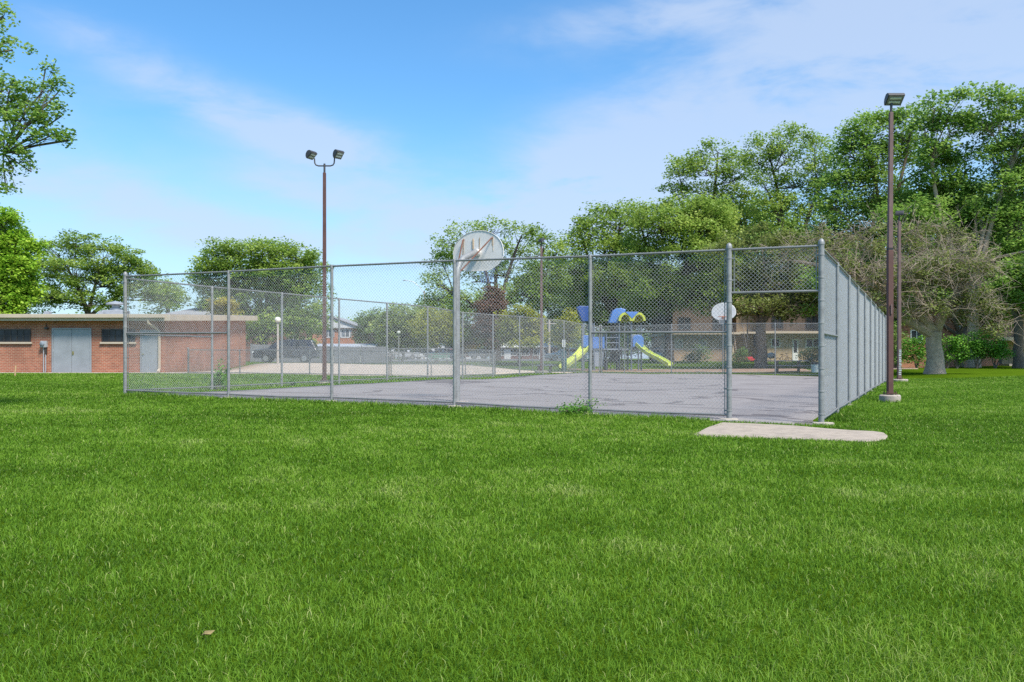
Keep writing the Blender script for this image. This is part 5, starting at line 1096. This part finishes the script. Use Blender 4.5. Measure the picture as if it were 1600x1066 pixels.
# green bench beyond the pale court
x, D = PX(684, 66), 66; r = thing('bench', 'green slatted bench on the lawn beyond the pale court', 'bench', (x, D, h(x, D)), R(-8))
for nm, zs, yy in (('seat', (.42,), (-.2, -.05, .1)), ('backrest', (.55, .68, .81), (.24,))):
    mb = MB()
    for z_ in zs:
        for y_ in yy: mb.box(-.9, .9, y_, y_+(.12 if nm == 'seat' else .03), z_, z_+(.04 if nm == 'seat' else .09))
    mb.build(nm, M['green_paint'], r)
for sg in (-1, 1): MB().box(sg*.75-.03, sg*.75+.03, -.2, .26, -.02, .415).build('leg', M['dark_trim'], r)
# plain bench by the far floodlight pole
x, D = PX(851, 53.5), 53.5; r = thing('bench', 'dark flat bench at the foot of the far floodlight pole', 'bench', (x, D, h(x, D)), R(12))
MB().box(-.55, .55, -.2, .2, .45, .52).build('seat', M['picnic'], r, bevel=.01)
for sg in (-1, 1): MB().box(sg*.38-.05, sg*.38+.05, -.16, .16, -.02, .45).build('leg', M['dark_trim'], r)
# dog waste station
x, D = PX(881, 58), 58; r = thing('waste_station', 'dark teal litter bin on a post with a small white sign above', 'litter bin', (x, D, h(x, D)))
MB().tube([(0,0,-.1), (0,0,2.3)], .03, 8).build('pole', M['teal'], r); MB().lathe([(.15, .1), (.18, .15), (.19, .85), (.2, .9), (.12, .98)], 16, (.0,-.22,0)).build('bin', M['teal'], r, True)
MB().box(-.1, .1, -.05, -.03, 1.75, 2.25).build('sign_panel', M['sign_white'], r); MB().box(-.12, .12, -.1, -.03, 1.1, 1.5).build('bag_dispenser', M['teal'], r)
# picnic table
x, D = PX(1231, 55), 55; r = thing('picnic_table', 'grey picnic table with attached benches behind the far fence', 'picnic table', (x, D, h(x, D)), R(10))
MB().box(-1.25, 1.25, -.38, .38, .72, .78).build('table_top', M['picnic'], r, bevel=.015)
for sg in (-1, 1): MB().box(-1.25, 1.25, sg*.72-.14, sg*.72+.14, .42, .47).build('seat', M['picnic'], r, bevel=.01)
for sx_ in (-.75, .75):
    mb = MB(); mb.box(sx_-.05, sx_+.05, -.1, .1, -.05, .72); mb.box(sx_-.04, sx_+.04, -.8, .8, .36, .42); mb.build('leg', M['dark_trim'], r)
# pale bin
x, D = PX(1274, 54), 54; r = thing('trash_can', 'pale grey trash can with black lid beside the picnic table', 'trash can', (x, D, h(x, D)))
MB().lathe([(.2, 0), (.24, .04), (.27, .5), (.28, .54)], 16).build('bin', M['sign_white'], r, True); MB().lathe([(.28, .54), (.29, .57), (.2, .66), (.05, .69)], 16).build('lid', M['black'], r, True)
# charcoal grill and parked bicycle in front of the tan apartments
x, D = PX(1205, 74), 74; r = thing('barbecue_grill', 'silver lidded barbecue in front of the tan apartment window', 'barbecue', (x, D, h(x, D)))
MB().lathe([(.1, .6), (.36, .7), (.4, .85), (.36, 1.0), (.15, 1.12), (.03, 1.14)], 16).build('kettle', M['metal_grey'], r, True)
for a in (0, 2.1, 4.2): MB().tube([(.2*math.cos(a), .2*math.sin(a), .7), (.42*math.cos(a), .42*math.sin(a), 0)], .02, 6).build('leg', M['dark_trim'], r)
x, D = PX(1224, 74), 74; r = thing('bicycle', 'dark bicycle leaning in front of the tan apartments', 'bicycle', (x, D, h(x, D)), R(10))
for wx in (-.52, .52): MB().tube([(wx+.32*math.cos(a), 0, .33+.32*math.sin(a)) for a in [2*math.pi*k/18 for k in range(19)]], .025, 6, cap=False).build('wheel', M['tyre'], r)
mb = MB()
for a, b in (((-.52,.33),(-.15,.8)),((-.15,.8),(.35,.85)),((.35,.85),(.52,.33)),((-.15,.8),(.0,.33)),((.0,.33),(.35,.8)),((-.52,.33),(0,.33)),((.35,.85),(.32,1.02))): mb.tube([(a[0],0,a[1]),(b[0],0,b[1])], .022, 6)
mb.build('frame', M['car_red'], r); MB().box(-.28, -.02, -.07, .07, .9, .96).build('saddle', M['black'], r, bevel=.02); MB().tube([(.32,-.28,1.03),(.32,.28,1.03)], .018, 6).build('handlebar', M['black'], r)
# red ride-on toy
x, D = PX(1172, 81), 81; r = thing('toy_car', 'red plastic ride on toy at the foot of the outside stair', 'toy', (x, D, h(x, D)), R(15))
MB().prism([(-.5,.12),(.5,.12),(.45,.3),(.2,.32),(.1,.52),(-.25,.52),(-.45,.3)], -.3, .3, 'y').build('body', M['red_plastic'], r, bevel=.05)
for wx in (-.35, .35):
    for sg in (-1, 1):
        mb = MB().lathe([(.02, -.05), (.14, -.05), (.14, .05), (.02, .05)], 12); mb.v = [(wx+p[0], sg*.32+p[2], .14+p[1]) for p in mb.v]; mb.build('wheel', M['tyre'], r)

# ------------------------------------------------------------------ playground
PD = 62.0; px0 = 948; x = PX(px0, PD); zg = h(x, PD)
pg = thing('playground', 'play structure with blue panels, lime slides and a double arched lime roof', 'playground', (x, PD, zg))
def gx_(px): return (px-px0)*PD/F
def gz_(py): return CAMZ-(py-HY)/F*PD-zg
def pbox(n, a, b, y0, y1, c, d, mat, bv=.02): return MB().box(gx_(a), gx_(b), y0, y1, gz_(d), gz_(c)).build(n, M[mat], pg, bevel=bv)
for a, yy, top in ((911,-.6,505),(911,.8,505),(927,-.6,505),(927,.8,505),(946,-.6,520),(946,.8,520),(966,-.6,503),(966,1.0,503),(984,-.8,503),(984,1.0,503),(1000,-.6,505),(1000,.8,505)):
    MB().tube([(gx_(a), yy, -.1), (gx_(a), yy, gz_(top))], .06, 10).build('post', M['play_post'], pg, True)
for a, b in ((911, 927), (927, 966), (966, 1000)): MB().box(gx_(a), gx_(b), -.6, .9, gz_(547), gz_(545)).build('deck', M['play_grey'], pg)
# roofs
mb = MB(); mb.prism([(gx_(900), gz_(481)), (gx_(905), gz_(478.5)), (gx_(921), gz_(479)), (gx_(924), gz_(503)), (gx_(909), gz_(503))], -.5, .7, 'y'); mb.build('fin_roof', M['plastic_b2'], pg, bevel=.05)
mb = MB(); arc = [(gx_(951), gz_(505)), (gx_(957), gz_(486)), (gx_(962), gz_(482.5)), (gx_(970), gz_(481.5)), (gx_(978), gz_(484)), (gx_(974), gz_(492)), (gx_(966), gz_(505))]; mb.prism(arc, -.2, .9, 'y'); mb.build('arched_panel', M['plastic_b'], pg, bevel=.04)
def arch(cx, rx, nm):
    n = 12; th_ = .16; pts = [(gx_(cx)+rx*math.cos(math.pi*k/n), gz_(502.5)+.62*math.sin(math.pi*k/n)) for k in range(n+1)]; ins = [(gx_(cx)+(rx-th_)*math.cos(math.pi*k/n), gz_(502.5)+(.62-th_)*math.sin(math.pi*k/n)) for k in range(n, -1, -1)]
    mb = MB()
    o = pts; i_ = ins[::-1]
    for k in range(n): mb.add([(o[k][0],-1,o[k][1]),(o[k+1][0],-1,o[k+1][1]),(i_[k+1][0],-1,i_[k+1][1]),(i_[k][0],-1,i_[k][1]),(o[k][0],1,o[k][1]),(o[k+1][0],1,o[k+1][1]),(i_[k+1][0],1,i_[k+1][1]),(i_[k][0],1,i_[k][1])], [(0,1,2,3),(4,7,6,5),(0,4,5,1),(3,2,6,7)])
    mb.build(nm, M['plastic_y2'], pg, True)
for cx_ in (974.5, 995.2): MB().prism([(gx_(cx_)+.4*math.cos(math.pi*k/12), gz_(503)+.55*math.sin(math.pi*k/12)) for k in range(13)], .75, .85, 'y').build('roof_end_panel', M['plastic_y2'], pg)
arch(974.5, .49, 'arched_roof'); arch(995.2, .49, 'arched_roof')
MB().prism([(gx_(974), gz_(488.5)), (gx_(995), gz_(488.5)), (gx_(985), gz_(499))], -1.04, .9, 'y').build('roof_valley', M['plastic_b'], pg, bevel=.02)
# panels, hoods, climbers
pbox('side_panel', 925, 943, -.66, -.58, 527, 545, 'plastic_b'); pbox('lower_panel', 927, 942, -.5, -.44, 547, 573, 'play_grey'); pbox('lower_panel', 984, 999, -.5, -.44, 523, 545, 'play_grey')
for a, b in ((908, 921), (986, 1003)):
    n = 10; xc, rr_ = (gx_(a)+gx_(b))/2, (gx_(b)-gx_(a))/2; mb = MB(); zb = gz_(543); zs = gz_(530)
    pr = [(xc-rr_, zb), (xc-rr_, zs)]+[(xc-rr_*math.cos(math.pi*k/n), zs+.28*math.sin(math.pi*k/n)) for k in range(1, n)]+[(xc+rr_, zs), (xc+rr_, zb)]
    mb.prism(pr, -.85, -.65, 'y'); mb.build('slide_hood', M['plastic_b'], pg, bevel=.04)
def slide(p0, p1, sgn):
    """chute with raised rims, flattening at the foot"""
    A, B = np.array(p0), np.array(p1); mb = MB(); K = 12; cs = [(-.30, .2), (-.26, .22), (-.22, .03), (0, 0), (.22, .03), (.26, .22), (.30, .2), (.26, -.05), (0, -.07), (-.26, -.05)]
    rows = []
    for k in range(K+1):
        q = k/K; c = A*(1-q)+B*q; ease = .18*math.sin(math.pi*q)*(-1)**0; c = c+np.array((0, 0, -.10*math.sin(2*math.pi*q)*.6+(-.12*math.sin(math.pi*q)))); rows.append(c)
    vs = []; n = len(cs)
    for k in range(K+1):
        t_ = rows[min(k+1, K)]-rows[max(k-1, 0)]; t_ = t_/np.linalg.norm(t_); sd = np.cross(t_, (0, 0, 1)); sd /= np.linalg.norm(sd); up = np.cross(sd, t_)
        for u, v in cs: vs.append(rows[k]+sd*u*1.15+up*v)
    fs = [(k*n+j, k*n+(j+1) % n, (k+1)*n+(j+1) % n, (k+1)*n+j) for k in range(K) for j in range(n)]
    mb.add(vs, fs); mb.build('slide', M['plastic_y'], pg, True)
slide((gx_(913), -.8, gz_(544)), (gx_(875), -3.4, gz_(575)), -1); slide((gx_(993), -.8, gz_(539)), (gx_(1036), -2.6, gz_(571)), 1)
mb = MB()
for xx in (969, 976): mb.tube([(gx_(xx), -.95, 0), (gx_(xx), -.7, gz_(535))], .025, 6)
for k in range(7): mb.tube([(gx_(969), -.95+.03*k, .25+.24*k), (gx_(976), -.95+.03*k, .25+.24*k)], .02, 6)
mb.build('ladder', M['black'], pg)
mb = MB()
for k in range(9):
    a = math.pi*k/8; mb.tube([(gx_(957)-.8*math.cos(a)*.9, -.9-.3*math.sin(a), 0), (gx_(957)-.5*math.cos(a), -.7, gz_(547))], .03, 6)
for z_ in (.4, .8, 1.2): mb.tube([(gx_(946), -.9, z_), (gx_(957), -1.1, z_+.1), (gx_(966), -.9, z_)], .025, 6)
mb.build('net_climber', M['black'], pg)
mb = MB()
for a, b in ((946, 966), (1000, 1045)):
    pass
mb.tube([(gx_(946), -.6, gz_(528)), (gx_(966), -.6, gz_(528))], .03, 6); mb.tube([(gx_(946), -.6, gz_(536)), (gx_(966), -.6, gz_(536))], .03, 6); mb.build('guard_rail', M['play_post'], pg)

# ------------------------------------------------------------------ litter on the lawn
def fallen_leaf(label, px, py, col, rz_):
    D = CAMZ*F/(py-HY); x = PX(px, D); z = h(x, D)+.024; pts = [(-.045,0,0),(-.02,.02,.012),(.02,.024,.006),(.05,.0,.012),(.02,-.02,.002),(-.02,-.018,.01)]
    mb = MB(); n = len(pts); mb.add(pts+[(a, b, c-.002) for a, b, c in pts], [tuple(range(n)), tuple(range(2*n-1, n-1, -1))]+[(i, i+n, (i+1) % n+n, (i+1) % n) for i in range(n)])
    o = mb.build('fallen_leaf', pm('dry_leaf', col, .8, 0, .25, 30, 0), None, loc=(x, D, z)); o.rotation_euler = (.2, -.15, rz_); tag(o, label, 'leaf'); o.scale = (.55, .55, .8)
fallen_leaf('tan dry leaf lying on the lawn in the lower left foreground', 325, 1000, (.24,.18,.07), .2)
